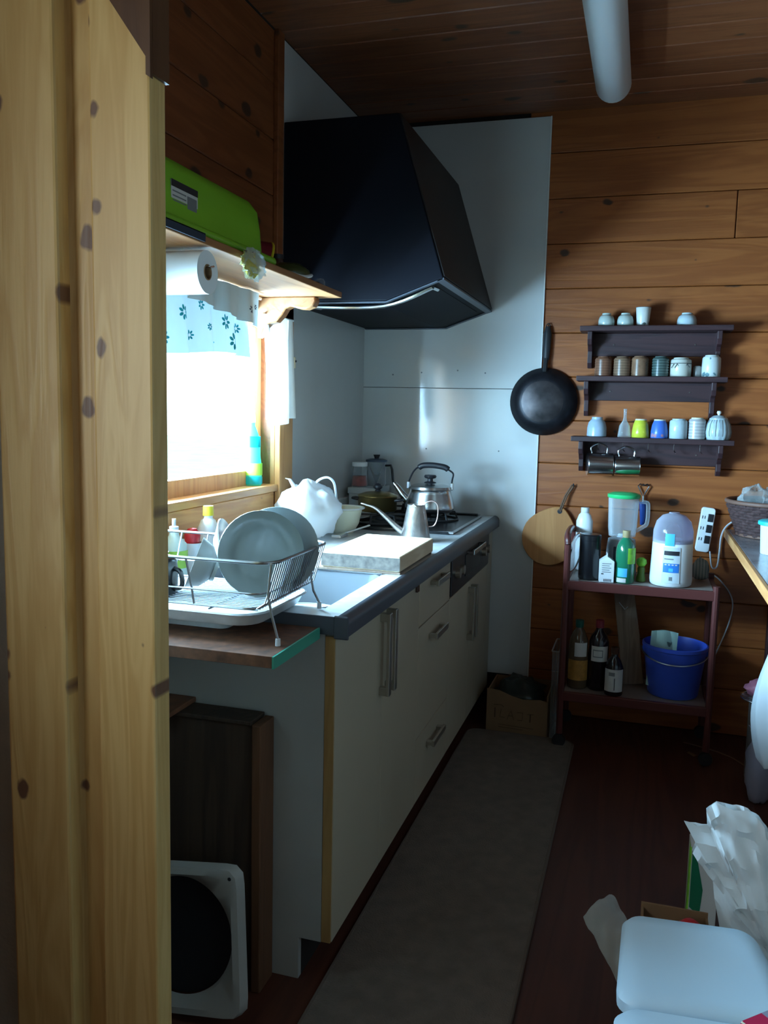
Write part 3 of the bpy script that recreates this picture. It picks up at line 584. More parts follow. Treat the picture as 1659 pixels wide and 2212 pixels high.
# ================================================================== dishes at the near end of the counter
db = thing('drainer_board', 'brown particle board ledge with green edge under the dish rack', 'board', (0.29, -2.09, 0.0))
build(bx(0.004, 0.572, -2.215, -1.979, 0.802, 0.825), 'panel', 'ply', db, smooth=0, bevel=0.001)
build(bx(0.572, 0.576, -2.216, -1.979, 0.801, 0.825), 'edge_tape', plain('green_edge_tape', (0.05, 0.32, 0.22), 0.5), db, smooth=0)
build(bx(0.004, 0.06, -2.2, -1.979, 0.0, 0.802), 'support', 'crate', db, smooth=0)
# steel drip tray
ty = thing('drip_tray', 'shallow stainless tray lying under the dish rack', 'tray', (0.25, -2.0, 0.85))
def ringmesh(rings, close_bottom=True):
    m = MB(); n = len(rings[0]); vs = [p for r in rings for p in r]; fs = []
    for k in range(len(rings)-1):
        for i in range(n): fs.append((k*n+i, k*n+(i+1) % n, (k+1)*n+(i+1) % n, (k+1)*n+i))
    if close_bottom: fs.append([(len(rings)-1)*n+i for i in range(n)])
    return m.add(vs, fs)
def rr3(x0, x1, y0, y1, r, z): return [(p[0], p[1], z) for p in rrect(x0, x1, y0, y1, r)]
build(ringmesh([rr3(0.06, 0.49, -2.13, -1.87, 0.05, 0.853), rr3(0.045, 0.505, -2.145, -1.855, 0.06, 0.880), rr3(0.038, 0.512, -2.152, -1.848, 0.06, 0.879),
                rr3(0.042, 0.508, -2.148, -1.852, 0.06, 0.882), rr3(0.055, 0.495, -2.135, -1.865, 0.055, 0.856), rr3(0.07, 0.48, -2.12, -1.88, 0.05, 0.855)]), 'pan', 'steel', ty, smooth=40)
build(ringmesh([rr3(0.14, 0.40, -2.07, -1.99, 0.02, 0.8535), rr3(0.14, 0.40, -2.07, -1.99, 0.02, 0.826)]), 'foot', 'steel', ty, smooth=40)
# wire dish rack
dr = thing('dish_rack', 'chrome wire dish rack full of plates beside the sink', 'dish rack', (0.27, -2.02, 0.826))
RX0, RX1, RY0, RY1, RZ0, RZ1 = 0.03, 0.512, -2.15, -1.88, 0.892, 0.990
top = [(p[0], p[1], RZ1) for p in rrect(RX0-0.01, RX1+0.035, RY0-0.012, RY1+0.03, 0.04, 6)]
build(MB().tube(top, 0.0034, 8, True), 'top_rim', 'wire', dr)
build(MB().tube([(p[0], p[1], RZ0) for p in rrect(RX0+0.01, RX1-0.01, RY0+0.01, RY1-0.01, 0.03, 5)], 0.0026, 6, True), 'bottom_rim', 'wire', dr)
build(MB().tube([(p[0], p[1], 0.926) for p in rrect(RX0+0.0, RX1+0.010, RY0+0.0, RY1+0.008, 0.03, 5)], 0.002, 6, True), 'middle_rail', 'wire', dr)
fw = build(MB().tube([(RX0+0.01, RY0+0.02, RZ0-0.003), (RX1-0.01, RY0+0.02, RZ0-0.003)], 0.0016, 5), 'floor_wire', 'wire', dr)
for i in range(1, 19): copy_mesh(fw, (0, i*0.0128, 0), dr)
for x in (0.14, 0.27, 0.40):
    build(MB().tube([(x, RY0+0.008, RZ0-0.006), (x, RY1-0.008, RZ0-0.006)], 0.0022, 5), 'cross_bar', 'wire', dr)
sw = build(MB().tube([(RX1-0.012, RY0+0.02, RZ0), (RX1+0.006, RY0+0.019, RZ0+0.012), (RX1+0.034, RY0+0.012, RZ1)], 0.0015, 5), 'side_wire', 'wire', dr)
for i in range(1, 24): copy_mesh(sw, (0, i*0.0113, 0), dr)
for x in (0.10, 0.17, 0.24, 0.36):
    build(MB().tube([(x, RY0-0.012, RZ1), (x+0.004, RY0+0.004, 0.926), (x+0.006, RY0+0.01, RZ0)], 0.0022, 6), 'upright', 'wire', dr)
    build(MB().tube([(x, RY1+0.03, RZ1), (x, RY1-0.008, RZ0)], 0.0022, 6), 'upright', 'wire', dr)
for y in (RY0+0.004, -1.925):
    z_end = 0.826 if y < -2 else 0.853
    lg = build(MB().tube([(RX1+0.030, y-0.010, RZ1), (RX1+0.022, y-0.006, 0.925), (RX1+0.028, y-0.004, RZ0), (RX1+0.040, y+0.002, z_end+0.012)], 0.0028, 6), 'leg', 'wire', dr)
    build(MB().lathe([(0, 0), (0.0055, 0), (0.005, 0.014), (0, 0.015)], (RX1+0.040, y+0.002, z_end), 10), 'foot', 'cord', lg)
for x in (0.05,):
    build(MB().tube([(x, RY0, RZ0), (x, RY0-0.004, 0.828)], 0.0028, 6), 'leg', 'wire', dr)
build(MB().tube([(0.21, RY0+0.008, RZ0-0.01), (0.30, RY0+0.0, RZ0-0.012), (0.305, RY0-0.004, RZ0-0.03), (0.305, RY0-0.004, 0.829)], 0.0024, 6), 'leg', 'wire', dr)

def frame_to(nrm, up=(0, 0, 1)):
    z = Vector(nrm).normalized(); x = Vector(up).cross(z).normalized(); y = z.cross(x)
    return Matrix((x, y, z)).transposed().to_4x4()
def plate(name, lab, mat, c, nrm, r, depth=0.022, cat='plate', group=None, label_parts=True):
    m = MB(); f = frame_to(nrm)
    prof = [(0, 0.0), (r*0.55, 0.0), (r*0.62, 0.004), (r*0.9, depth*0.75), (r, depth), (r*1.005, depth-0.003), (r*0.92, depth*0.55), (r*0.66, -0.005), (r*0.55, -0.008), (r*0.52, -0.004), (0, -0.004)]
    t = thing(name, lab, cat, (c[0], c[1], c[2]-r), group=group)
    build(m.lathe(prof, c, 40, f), 'dish', mat, t, smooth=45)
    build(MB().lathe([(r*0.50, -0.004), (r*0.50, -0.011), (r*0.55, -0.011), (r*0.56, -0.004)], c, 40, f), 'foot_ring', mat, t, smooth=45)
    return t
plate('serving_plate', 'large round grey green plate standing upright at the front of the dish rack', 'plate', (0.458, -2.025, 0.984), (0.58, -0.80, 0.10), 0.091, 0.012)
plate('serving_plate', 'pale grey plate standing just behind the large grey green plate', 'plate2', (0.466, -1.968, 0.985), (0.55, -0.82, 0.10), 0.092, 0.02)
plate('side_plate', 'blue grey plate standing tilted at the back of the dish rack', M['plate2'], (0.33, -1.94, 0.965), (0.93, 0.25, 0.30), 0.075, 0.014)
plate('side_plate', 'red rimmed plate peeking out behind the large grey green plate', 'red', (0.37, -1.95, 0.955), (0.90, 0.0, 0.30), 0.062, 0.012)
bw = thing('small_bowl', 'grey stoneware bowl on its side in the dish rack', 'bowl', (0.33, -2.02, 0.90))
fm = frame_to((-0.82, -0.40, 0.35))
build(MB().lathe([(0, 0), (0.022, 0.0), (0.045, 0.018), (0.056, 0.045), (0.053, 0.045), (0.040, 0.020), (0.02, 0.006), (0, 0.006)], (0.355, -2.035, 0.945), 28, fm), 'body', 'bowlgrey', bw, smooth=45)
build(MB().lathe([(0.020, 0.002), (0.020, -0.006), (0.025, -0.006), (0.026, 0.002)], (0.355, -2.035, 0.945), 24, fm), 'foot_ring', 'bowlgrey', bw, smooth=45)
# black mug upside down in the rack
mg = thing('mug', 'black mug turned upside down at the post end of the dish rack', 'mug', (0.245, -2.085, RZ0))
build(MB().lathe([(0.0, 0.972), (0.030, 0.972), (0.043, 0.962), (0.046, 0.94), (0.044, 0.893), (0.041, 0.893), (0.041, 0.93), (0, 0.955)], (0.245, -2.085, 0.002), 28), 'cup', 'black', mg, smooth=50)
build(MB().lathe([(0.024, 0.972), (0.026, 0.980), (0.022, 0.980), (0.020, 0.972)], (0.245, -2.085, 0.002), 24), 'foot_ring', 'black', mg, smooth=45)
build(MB().tube(spline([(0.288, -2.085, 0.95), (0.305, -2.088, 0.943), (0.308, -2.088, 0.915), (0.287, -2.085, 0.905)], 5), 0.005, 8), 'handle', 'black', mg)
# bottles and cups in the glare at the back of the sink
def bottle(name, lab, cat, loc, prof, mat, capprof=None, capmat='white', labels=(), group=None, seg=24, sx=1, sy=1, rz=0):
    t = thing(name, lab, cat, loc, group=group); R0 = Matrix.Rotation(rz, 4, 'Z')
    build(MB().lathe(prof, loc, seg, R0, sx, sy), 'body', mat, t, smooth=50)
    if capprof: build(MB().lathe(capprof, loc, seg, R0), 'cap', capmat, t, smooth=40)
    for z0, z1, r, a0, a1, lm in labels:
        n_ = 14; m = MB()
        m.grid(lambda u, v: tuple(Vector(loc)+Vector((r*sx*math.cos(a0+(a1-a0)*u), r*sy*math.sin(a0+(a1-a0)*u), z0+(z1-z0)*v))), n_, 1, -0.0006)
        build(m, 'label', lm, t, smooth=50)
    return t
bottle('dish_soap_bottle', 'white detergent bottle with yellow cap at the window side of the sink', 'bottle', (0.065, -1.53, 0.8505), [(0, 0), (0.028, 0), (0.03, 0.01), (0.03, 0.10), (0.02, 0.125), (0.012, 0.13), (0.012, 0.14), (0, 0.14)], 'white', [(0.013, 0.138), (0.015, 0.138), (0.014, 0.165), (0, 0.166)], 'yellow')
bottle('pump_bottle', 'pale green pump bottle in the glare beside the sink', 'bottle', (0.07, -1.72, 0.8505), [(0, 0), (0.032, 0), (0.034, 0.012), (0.033, 0.085), (0.014, 0.105), (0.012, 0.115), (0, 0.115)], plain('pale_mint_plastic', (0.72, 0.86, 0.80), 0.35), [(0.012, 0.115), (0.012, 0.13), (0.005, 0.132), (0.005, 0.15), (0, 0.15)], 'white', labels=((0.025, 0.07, 0.0345, -1.6, 0.4, 'limelabel'),))
bottle('rinse_cup', 'white plastic cup behind the black mug', 'cup', (0.08, -1.86, 0.8505), [(0, 0), (0.035, 0), (0.042, 0.11), (0.039, 0.11), (0.033, 0.006), (0, 0.006)], plain('pale_aqua_cup', (0.62, 0.86, 0.86), 0.35, trans=0.3))
bottle('sponge_holder', 'white sponge cup with a red brush head by the sink wall', 'cup', (0.066, -1.62, 0.8505), [(0, 0), (0.026, 0), (0.030, 0.075), (0.027, 0.075), (0.024, 0.004), (0, 0.004)], 'white', [(0, 0.06), (0.018, 0.065), (0.022, 0.095), (0.012, 0.112), (0, 0.115)], 'red')
# enamel basin standing in the sink
wbn = thing('wash_basin', 'round white enamel basin sitting in the sink', 'basin', (0.40, -1.79, 0.675))
build(MB().lathe([(0, 0.0), (0.07, 0.0), (0.098, 0.05), (0.108, 0.115), (0.114, 0.118), (0.112, 0.121), (0.104, 0.118), (0.094, 0.052), (0.066, 0.005), (0, 0.005)], (0.440, -1.765, 0.675), 40), 'bowl', 'ceramic', wbn, smooth=45)
build(MB().tube(circ((0.440, -1.765, 0.795), 0.112, 40), 0.003, 6, True), 'rim', 'plate2', wbn)

# ================================================================== on the worktop
cbd = thing('cutting_board', 'thick pale wooden cutting board lying across the worktop by the sink', 'cutting board', (0.49, -1.27, 0.85))
cbp = [(0.378, -1.462), (0.606, -1.468), (0.604, -1.085), (0.382, -1.078)]
build(MB().prism(cbp, 0.8565, 0.8985, 2), 'slab', 'board', cbd, smooth=0, bevel=0.004)
build(MB().prism([(0.378, -1.4635), (0.606, -1.4695), (0.606, -1.4675), (0.378, -1.4615)], 0.860, 0.895, 2), 'end_grain', 'board_end', cbd, smooth=0)
build(bx(0.37, 0.606, -1.468, -1.456, 0.8505, 0.8565), 'batten', 'oldboard', cbd, smooth=0)
build(bx(0.39, 0.60, -1.10, -1.088, 0.8505, 0.8565), 'batten', 'oldboard', cbd, smooth=0)

# gooseneck pour-over pot
gp = thing('gooseneck_pot', 'hammered metal conical pouring pot with long thin spout and wire handle', 'coffee pot', (0.487, -0.86, 0.851))
build(MB().lathe([(0, 0), (0.051, 0), (0.052, 0.004), (0.030, 0.122), (0.031, 0.126), (0.029, 0.126), (0.027, 0.120), (0.047, 0.008), (0, 0.006)], (0.487, -0.86, 0.851), 32), 'body', 'alu', gp, smooth=45)
build(MB().prism([(-0.012, 0), (0.012, 0), (0, 0.010)], 0, 0.014, 1, Matrix.Translation((0.487, -0.897, 0.972))), 'pouring_lip', 'alu', gp)
build(MB().tube(spline([(0.455, -0.865, 0.875), (0.425, -0.868, 0.893), (0.388, -0.872, 0.925), (0.348, -0.876, 0.957), (0.315, -0.88, 0.968), (0.296, -0.88, 0.972)], 6), [0.013-0.0095*min(1, i/22) for i in range(31)], 10), 'spout', 'alu', gp, smooth=60)
build(MB().tube(spline([(0.512, -0.858, 0.973), (0.522, -0.857, 0.985), (0.545, -0.855, 0.990), (0.560, -0.853, 0.975), (0.560, -0.852, 0.935), (0.550, -0.853, 0.908), (0.530, -0.855, 0.903)], 6), 0.0022, 8), 'handle', plain('copper_wire', (0.55, 0.38, 0.33), 0.3, 0.9), gp)
# stove kettle
kx, ky, kz = 0.405, -0.34, 0.895
kt = thing('stove_kettle', 'stainless stove kettle with black arched handle on the hob', 'kettle', (kx, ky, kz))
build(MB().lathe([(0, 0), (0.088, 0.0), (0.097, 0.006), (0.099, 0.020), (0.094, 0.045), (0.086, 0.072), (0.083, 0.086), (0.086, 0.090), (0.085, 0.094)], (kx, ky, kz), 40), 'body', 'steel_soft', kt, smooth=50)
ld = build(MB().lathe([(0.086, 0.093), (0.084, 0.100), (0.060, 0.108), (0.03, 0.113), (0, 0.114)], (kx, ky, kz), 40), 'lid', 'steel_soft', kt, smooth=50)
build(MB().lathe([(0.026, 0.112), (0.022, 0.117), (0.011, 0.120), (0.011, 0.130), (0.022, 0.133), (0.025, 0.139), (0.022, 0.145), (0, 0.147)], (kx, ky, kz), 24), 'knob', 'blackmat', ld, smooth=50)
hdir = Vector((0.99, 0.10, 0)).normalized()
def kp(d, z): return (kx+hdir.x*d, ky+hdir.y*d, kz+z)
for s2 in (-1, 1):
    build(MB().box(-0.006, 0.006, -0.008, 0.008, 0.088, 0.116, Matrix.Translation(Vector(kp(s2*0.088, 0))-Vector((0, 0, 0)))), 'lug', 'chrome', kt, smooth=0, bevel=0.002)
build(MB().tube(spline([kp(-0.088, 0.105), kp(-0.082, 0.128), kp(-0.066, 0.160), kp(-0.045, 0.176), kp(0, 0.181), kp(0.052, 0.176), kp(0.082, 0.162), kp(0.092, 0.150), kp(0.088, 0.128), kp(0.086, 0.105)], 5), 0.006, 8, flat=0.6), 'handle', 'blackmat', kt)
build(MB().tube(spline([kp(-0.048, 0.172), kp(-0.03, 0.182), kp(0.01, 0.184), kp(0.055, 0.178), kp(0.072, 0.168)], 5), [0.009]+[0.012]*19+[0.009], 10), 'grip', 'blackmat', kt, smooth=60)
build(MB().tube(spline([kp(-0.080, 0.030), kp(-0.105, 0.055), kp(-0.130, 0.088), kp(-0.148, 0.108)], 5), [0.020-0.0125*i/15 for i in range(16)], 12), 'spout', 'steel_soft', kt, smooth=60)
# gold pot with lid
px, py, pz = 0.215, -0.43, 0.895
pt = thing('lidded_pot', 'dull gold lidded saucepan at the back of the hob', 'pot', (px, py, pz))
build(MB().lathe([(0, 0), (0.070, 0.0), (0.076, 0.006), (0.077, 0.055), (0.080, 0.058), (0.076, 0.060)], (px, py, pz), 36), 'body', 'brass', pt, smooth=45)
ld = build(MB().lathe([(0.081, 0.059), (0.079, 0.064), (0.05, 0.074), (0.015, 0.078), (0, 0.079)], (px, py, pz), 36), 'lid', 'brass', pt, smooth=50)
build(MB().lathe([(0.014, 0.077), (0.009, 0.084), (0.018, 0.092), (0.018, 0.100), (0.010, 0.108), (0, 0.110)], (px, py, pz), 20), 'knob', 'blackmat', ld, smooth=50)
for s2 in (-1, 1):
    build(MB().tube(spline([(px+s2*0.076, py-0.02, pz+0.045), (px+s2*0.10, py-0.018, pz+0.048), (px+s2*0.10, py+0.018, pz+0.048), (px+s2*0.076, py+0.02, pz+0.045)], 4), 0.005, 8), 'side_handle', 'blackmat', pt)
# box with jars in the far corner
bxx = thing('storage_box', 'pale box behind the pot carrying the jars', 'box', (0.085, -0.16, 0.8505))
build(bx(0.028, 0.145, -0.245, -0.05, 0.8505, 0.964), 'carton', plain('grey_white_carton', (0.42, 0.46, 0.47), 0.6, var=0.15, vscale=20), bxx, smooth=0, bevel=0.002)
build(bx(0.024, 0.149, -0.249, -0.046, 0.940, 0.966), 'lid', plain('carton_lid', (0.50, 0.55, 0.56), 0.6), bxx, smooth=0, bevel=0.002)
bottle('pickle_jar', 'small glass jar of red pickles with white lid', 'jar', (0.055, -0.185, 0.9665), [(0, 0), (0.034, 0), (0.036, 0.006), (0.030, 0.075), (0.028, 0.088), (0.0, 0.088)], 'jarglass', [(0.031, 0.086), (0.033, 0.088), (0.033, 0.104), (0, 0.105)], 'white')
jp = bpy.data.objects['pickle_jar']
build(MB().lathe([(0, 0.004), (0.0325, 0.004), (0.0335, 0.010), (0.0305, 0.045), (0, 0.046)], (0.055, -0.185, 0.9665), 24), 'contents', 'redjam', jp, smooth=45)
cp = thing('glass_coffee_server', 'glass coffee server with dark lid and black handle in the corner', 'coffee server', (0.115, -0.10, 0.9665))
build(MB().lathe([(0, 0), (0.040, 0), (0.044, 0.01), (0.040, 0.09), (0.045, 0.105), (0.043, 0.106), (0.037, 0.09), (0, 0.006)], (0.105, -0.105, 0.9665), 30), 'body', 'jarglass', cp, smooth=45)
ld = build(MB().lathe([(0.0475, 0.104), (0.0475, 0.112), (0.03, 0.117), (0, 0.118)], (0.105, -0.105, 0.9665), 30), 'lid', 'bluetint', cp, smooth=45)
build(MB().lathe([(0.010, 0.117), (0.010, 0.121), (0.015, 0.134), (0, 0.134)], (0.105, -0.105, 0.9665), 20), 'knob', 'blackmat', ld, smooth=45)
build(MB().tube([(0.147, -0.108, 1.055), (0.172, -0.112, 1.057), (0.178, -0.113, 1.04), (0.184, -0.113, 0.985)], 0.007, 8, flat=0.7), 'handle', 'blackmat', cp)
# white carrier bag and cream bowl
bgt = thing('carrier_bag', 'bright white plastic carrier bag with loop handle on the worktop', 'plastic bag', (0.12, -0.93, 0.8505))
build(MB().blob((0.125, -0.945, 0.938), (0.100, 0.14, 0.10), 34, 22, 0.22, 2.2, 3.3, True, 0.16), 'sack', 'whitebag', bgt, smooth=60)
build(MB().tube(spline([(0.135, -0.93, 1.01), (0.150, -0.92, 1.045), (0.178, -0.905, 1.058), (0.200, -0.90, 1.045), (0.208, -0.895, 1.01), (0.215, -0.90, 0.965)], 6), 0.011, 8, flat=0.35), 'loop_handle', 'whitebag', bgt, smooth=60)
build(MB().tube([(0.085, -0.96, 1.02), (0.062, -0.955, 1.05), (0.045, -0.95, 1.052)], [0.014, 0.008, 0.003], 8, flat=0.4), 'ear', 'whitebag', bgt, smooth=60)
cbw = thing('mixing_bowl', 'cream bowl half hidden behind the white carrier bag', 'bowl', (0.185, -0.76, 0.8505))
build(MB().lathe([(0, 0), (0.035, 0), (0.055, 0.035), (0.066, 0.085), (0.074, 0.090), (0.073, 0.094), (0.063, 0.090), (0.051, 0.037), (0.032, 0.005), (0, 0.005)], (0.196, -0.775, 0.8505), 36), 'body', 'cream', cbw, smooth=45)
build(MB().tube(circ((0.196, -0.775, 0.942), 0.0735, 36), 0.003, 6, True), 'rim', 'ceramic', cbw)
sc = thing('spatula', 'white handled spatula sticking out beside the carrier bag', 'spatula', (0.23, -0.81, 0.8505))
build(MB().tube([(0.232, -0.85, 0.862), (0.287, -0.755, 0.880)], 0.006, 8, flat=0.5), 'handle', 'ceramic', sc)
build(MB().box(0.205, 0.240, -0.925, -0.85, 0.851, 0.863), 'blade', 'steel_soft', sc, smooth=0, bevel=0.003)
# detergent on the sill
dt = bottle('detergent_bottle', 'teal and lime detergent bottle on the window sill', 'bottle', (-0.045, -1.03, WZ0+0.0005), [(0, 0), (0.032, 0), (0.036, 0.008), (0.036, 0.06), (0.030, 0.10), (0.030, 0.13), (0.024, 0.17), (0.012, 0.20), (0.011, 0.215), (0, 0.215)], 'tealgreen', [(0.012, 0.21), (0.013, 0.212), (0.012, 0.235), (0.007, 0.25), (0, 0.25)], 'white', labels=((0.035, 0.075, 0.0365, -2.2, 1.0, 'limelabel'), (0.005, 0.03, 0.0368, -2.2, 1.0, 'teal'), (0.128, 0.165, 0.0305, -2.4, 1.2, 'teal')), sy=0.8)

# ================================================================== shelf over the window
sh = thing('window_shelf', 'pine shelf board on brackets above the kitchen window', 'shelf', (0.14, -1.6, 1.63))
build(bx(0.0205, 0.285, -2.36, -1.075, 1.637, 1.655), 'board', 'shelf_y', sh, smooth=0, bevel=0.002)
build(MB().prism([(0.0205, 1.637), (0.215, 1.637), (0.218, 1.622), (0.208, 1.606), (0.185, 1.598), (0.160, 1.600), (0.135, 1.608), (0.118, 1.600), (0.105, 1.580), (0.085, 1.560), (0.060, 1.555), (0.044, 1.540), (0.036, 1.520), (0.0205, 1.51)], -1.13, -1.09, 1), 'bracket', 'shelf_y', sh, smooth=30, bevel=0.004)
build(MB().prism([(0.0205, 1.637), (0.215, 1.637), (0.205, 1.61), (0.12, 1.605), (0.06, 1.555), (0.0205, 1.51)], -2.32, -2.28, 1), 'bracket', 'shelf_y', sh, smooth=30, bevel=0.004)
# lime tub upside down
tb = thing('plastic_tub', 'lime green plastic wash tub upside down on the window shelf', 'tub', (0.15, -1.83, 1.656))
def trr(x0, x1, y0, y1, r, z): return rr3(x0, x1, y0, y1, r, z)
TX0, TX1, TY0, TY1 = 0.03, 0.266, -2.16, -1.515
build(ringmesh([trr(TX0, TX1, TY0, TY1, 0.05, 1.668), trr(TX0+0.018, TX1-0.018, TY0+0.018, TY1-0.018, 0.06, 1.676), trr(TX0+0.022, TX1-0.022, TY0+0.022, TY1-0.022, 0.06, 1.74), trr(TX0+0.028, TX1-0.028, TY0+0.028, TY1-0.028, 0.058, 1.785),
                trr(TX0+0.04, TX1-0.04, TY0+0.05, TY1-0.055, 0.05, 1.806), trr(TX0+0.06, TX1-0.06, TY0+0.08, TY1-0.09, 0.04, 1.812)]), 'shell', 'green', tb, smooth=45)
build(MB().tube([(p[0], p[1], 1.668) for p in rrect(TX0, TX1, TY0, TY1, 0.05, 6)], 0.0105, 8, True, flat=1.0), 'rim', 'green', tb, smooth=60)
lx = TX1-0.022+0.0012
lb = build(bx(lx-0.001, lx, -2.015, -1.905, 1.690, 1.758), 'price_label', 'label', tb, smooth=0)
build(bx(lx, lx+0.0006, -2.015, -1.905, 1.745, 1.759), 'label_header', 'ink', lb, smooth=0)
for k in range(5):
    z = 1.738-k*0.0095; y1_ = -1.955 if k < 3 else -1.93
    build(bx(lx, lx+0.0006, -2.01, y1_, z-0.0028, z), 'print_line', 'greyink', lb, smooth=0)
build(bx(lx, lx+0.0006, -1.95, -1.91, 1.708, 1.738), 'print_block', 'greyink', lb, smooth=0)
nc = tag(build(MB().box(0.10, 0.292, -2.14, -1.955, 1.6552, 1.6572).box(0.2885, 0.292, -2.14, -1.955, 1.640, 1.6572), 'folded_cloth', 'bluedark', smooth=0), 'dark navy cloth lapping over the shelf edge under the lime tub', 'cloth')
# snack bag
sbg = thing('snack_packet', 'clear crumpled packet of yellow snacks hanging over the shelf edge', 'packet', (0.275, -1.72, 1.61))
build(MB().blob((0.300, -1.735, 1.630), (0.012, 0.062, 0.034), 20, 14, 0.4, 3, 5.1, False, 0.3), 'film', 'clearbag', sbg, smooth=60)
build(MB().blob((0.300, -1.75, 1.628), (0.010, 0.044, 0.028), 16, 12, 0.5, 4, 2.1, False, 0.3), 'contents', 'lemon', sbg, smooth=60)
# paper towel roll
tr = thing('paper_towel_roll', 'roll of kitchen paper hung under the window shelf', 'paper roll', (0.17, -1.905, 1.54))
RC = (0.275, -1.915, 1.583); RY90 = Matrix.Rotation(PI/2, 4, 'Y')
build(MB().lathe([(0.0175, 0), (0.047, 0), (0.047, 0.17), (0.0175, 0.17), (0.0175, 0)], (RC[0]-0.17, RC[1], RC[2]), 40, RY90), 'paper', 'tissue', tr, smooth=40)
build(MB().lathe([(0.0145, -0.001), (0.0172, -0.001), (0.0172, 0.171), (0.0145, 0.171), (0.0145, -0.001)], (RC[0]-0.17, RC[1], RC[2]), 24, RY90), 'core', 'cardboard', tr, smooth=40)
build(MB().tube([(RC[0]-0.19, RC[1], 1.637), (RC[0]-0.19, RC[1], RC[2]+0.011), (RC[0]+0.008, RC[1], RC[2]+0.011), (RC[0]+0.008, RC[1]+0.012, RC[2]+0.014)], 0.0025, 8), 'holder', 'chrome', tr)
# things farther along the shelf
pn = thing('colander', 'yellow and red basket leaning behind the lime tub', 'basket', (0.11, -1.38, 1.656))
build(MB().lathe([(0.0, 0.0), (0.05, 0.0), (0.062, 0.05), (0.058, 0.05), (0.046, 0.004), (0, 0.004)], (0.095, -1.345, 1.722), 28, frame_to((0.70, 0.65, -0.3))), 'bowl', 'darkred', pn, smooth=45)
build(MB().tube([tuple(Vector((0.095, -1.345, 1.722))+frame_to((0.70, 0.65, -0.3)) @ Vector((0.061*math.cos(a), 0.061*math.sin(a), 0.05))) for a in [2*PI*i/28 for i in range(28)]], 0.004, 6, True), 'rim', 'yellow', pn)
ol = thing('casserole_lid', 'olive lid with a pale wavy rim on the window shelf', 'lid', (0.19, -1.43, 1.656))
build(MB().lathe([(0.064, 0), (0.066, 0.006), (0.060, 0.018), (0.036, 0.034), (0, 0.040)], (0.215, -1.335, 1.664), 36), 'dome', 'olive', ol, smooth=50)
build(MB().tube([(0.215+0.066*math.cos(a), -1.335+0.066*math.sin(a), 1.664+0.006*math.sin(3*a)) for a in [2*PI*i/40 for i in range(40)]], 0.0055, 8, True), 'rim', 'ceramic', ol, smooth=60)
tag(build(MB().lathe([(0, 0), (0.030, 0), (0.045, 0.006), (0.044, 0.008), (0.028, 0.003), (0, 0.003)], (0.225, -1.235, 1.6555), 32), 'steel_saucer', 'steel_soft', smooth=45), 'thin steel saucer at the shelf edge beside the olive lid', 'saucer')
bottle('spice_jar', 'brown jar with a white band lying at the far end of the window shelf', 'jar', (0.115, -1.19, 1.6555), [(0, 0), (0.026, 0), (0.028, 0.01), (0.028, 0.065), (0.02, 0.08), (0.02, 0.09), (0, 0.09)], 'brownglass', [(0.021, 0.085), (0.021, 0.098), (0, 0.099)], 'blackmat', labels=((0.03, 0.05, 0.0285, -2.6, 1.0, 'label'),))
rb = thing('red_packet', 'small dark red box at the tip of the window shelf', 'box', (0.20, -1.15, 1.656))
build(bx(0.165, 0.215, -1.17, -1.10, 1.6555, 1.684), 'carton', 'darkred', rb, smooth=0, bevel=0.002)
build(bx(0.2152, 0.2158, -1.16, -1.11, 1.664, 1.674), 'print', 'magenta', rb, smooth=0)
tag(build(MB().lathe([(0, 0), (0.014, 0), (0.015, 0.02), (0.010, 0.028), (0, 0.03)], (0.245, -1.16, 1.6555), 16), 'bottle_cap', 'jarglass', smooth=45), 'little clear cap near the shelf tip', 'cap')

# valance and side curtain
def fold(y): return 0.010*math.sin(y*48)+0.006*math.sin(y*91+1)
vl = thing('valance_curtain', 'white cotton valance with teal flowers under the window shelf', 'curtain', (0.05, -1.8, 1.40))
def vfn(u, v):
    y = -2.30+1.02*u; z1 = 1.615; z0 = 1.432+0.012*math.sin(u*9)
    return (0.052+fold(y)*(0.3+0.7*v)+0.012*v, y, z1+(z0-z1)*v)
build(MB().grid(vfn, 90, 10, 0.0012), 'lower_cloth', 'valance', vl, smooth=80)
def vfn2(u, v):
    y = -2.30+1.05*u; z1 = 1.632; z0 = 1.585-0.055*max(0, (u-0.45)/0.55)
    return (0.084+fold(y+0.3)*(0.3+0.7*v), y, z1+(z0-z1)*v)
build(MB().grid(vfn2, 90, 6, 0.0012), 'upper_frill', 'valance2', vl, smooth=80)
def motif(fn, u0, v0, rad, du, dv, mat, n_=7):
    for k in range(n_):
        a = 2*PI*k/n_; m_ = MB(); pts = []
        for t_ in range(8):
            b_ = 2*PI*t_/8; rr_ = rad*(0.62+0.36*math.cos(b_)); ww = rad*0.20*math.sin(b_)
            uu = u0+(rr_*math.cos(a)-ww*math.sin(a))*du; vv = v0+(rr_*math.sin(a)+ww*math.cos(a))*dv
            q_ = Vector(fn(min(1, max(0, uu)), min(1, max(0, vv)))); pts.append(q_)
        m_.add([p_+Vector((0.0016, 0, 0)) for p_ in pts]+[p_+Vector((0.0022, 0, 0)) for p_ in pts], [list(range(8)), list(range(15, 7, -1))]+[(i_, i_+8, (i_+1) % 8+8, (i_+1) % 8) for i_ in range(8)])
        build(m_, 'printed_petal', mat, vl, smooth=0)
M['tealink'] = plain('teal_flower_print', (0.02, 0.40, 0.47), 0.9)
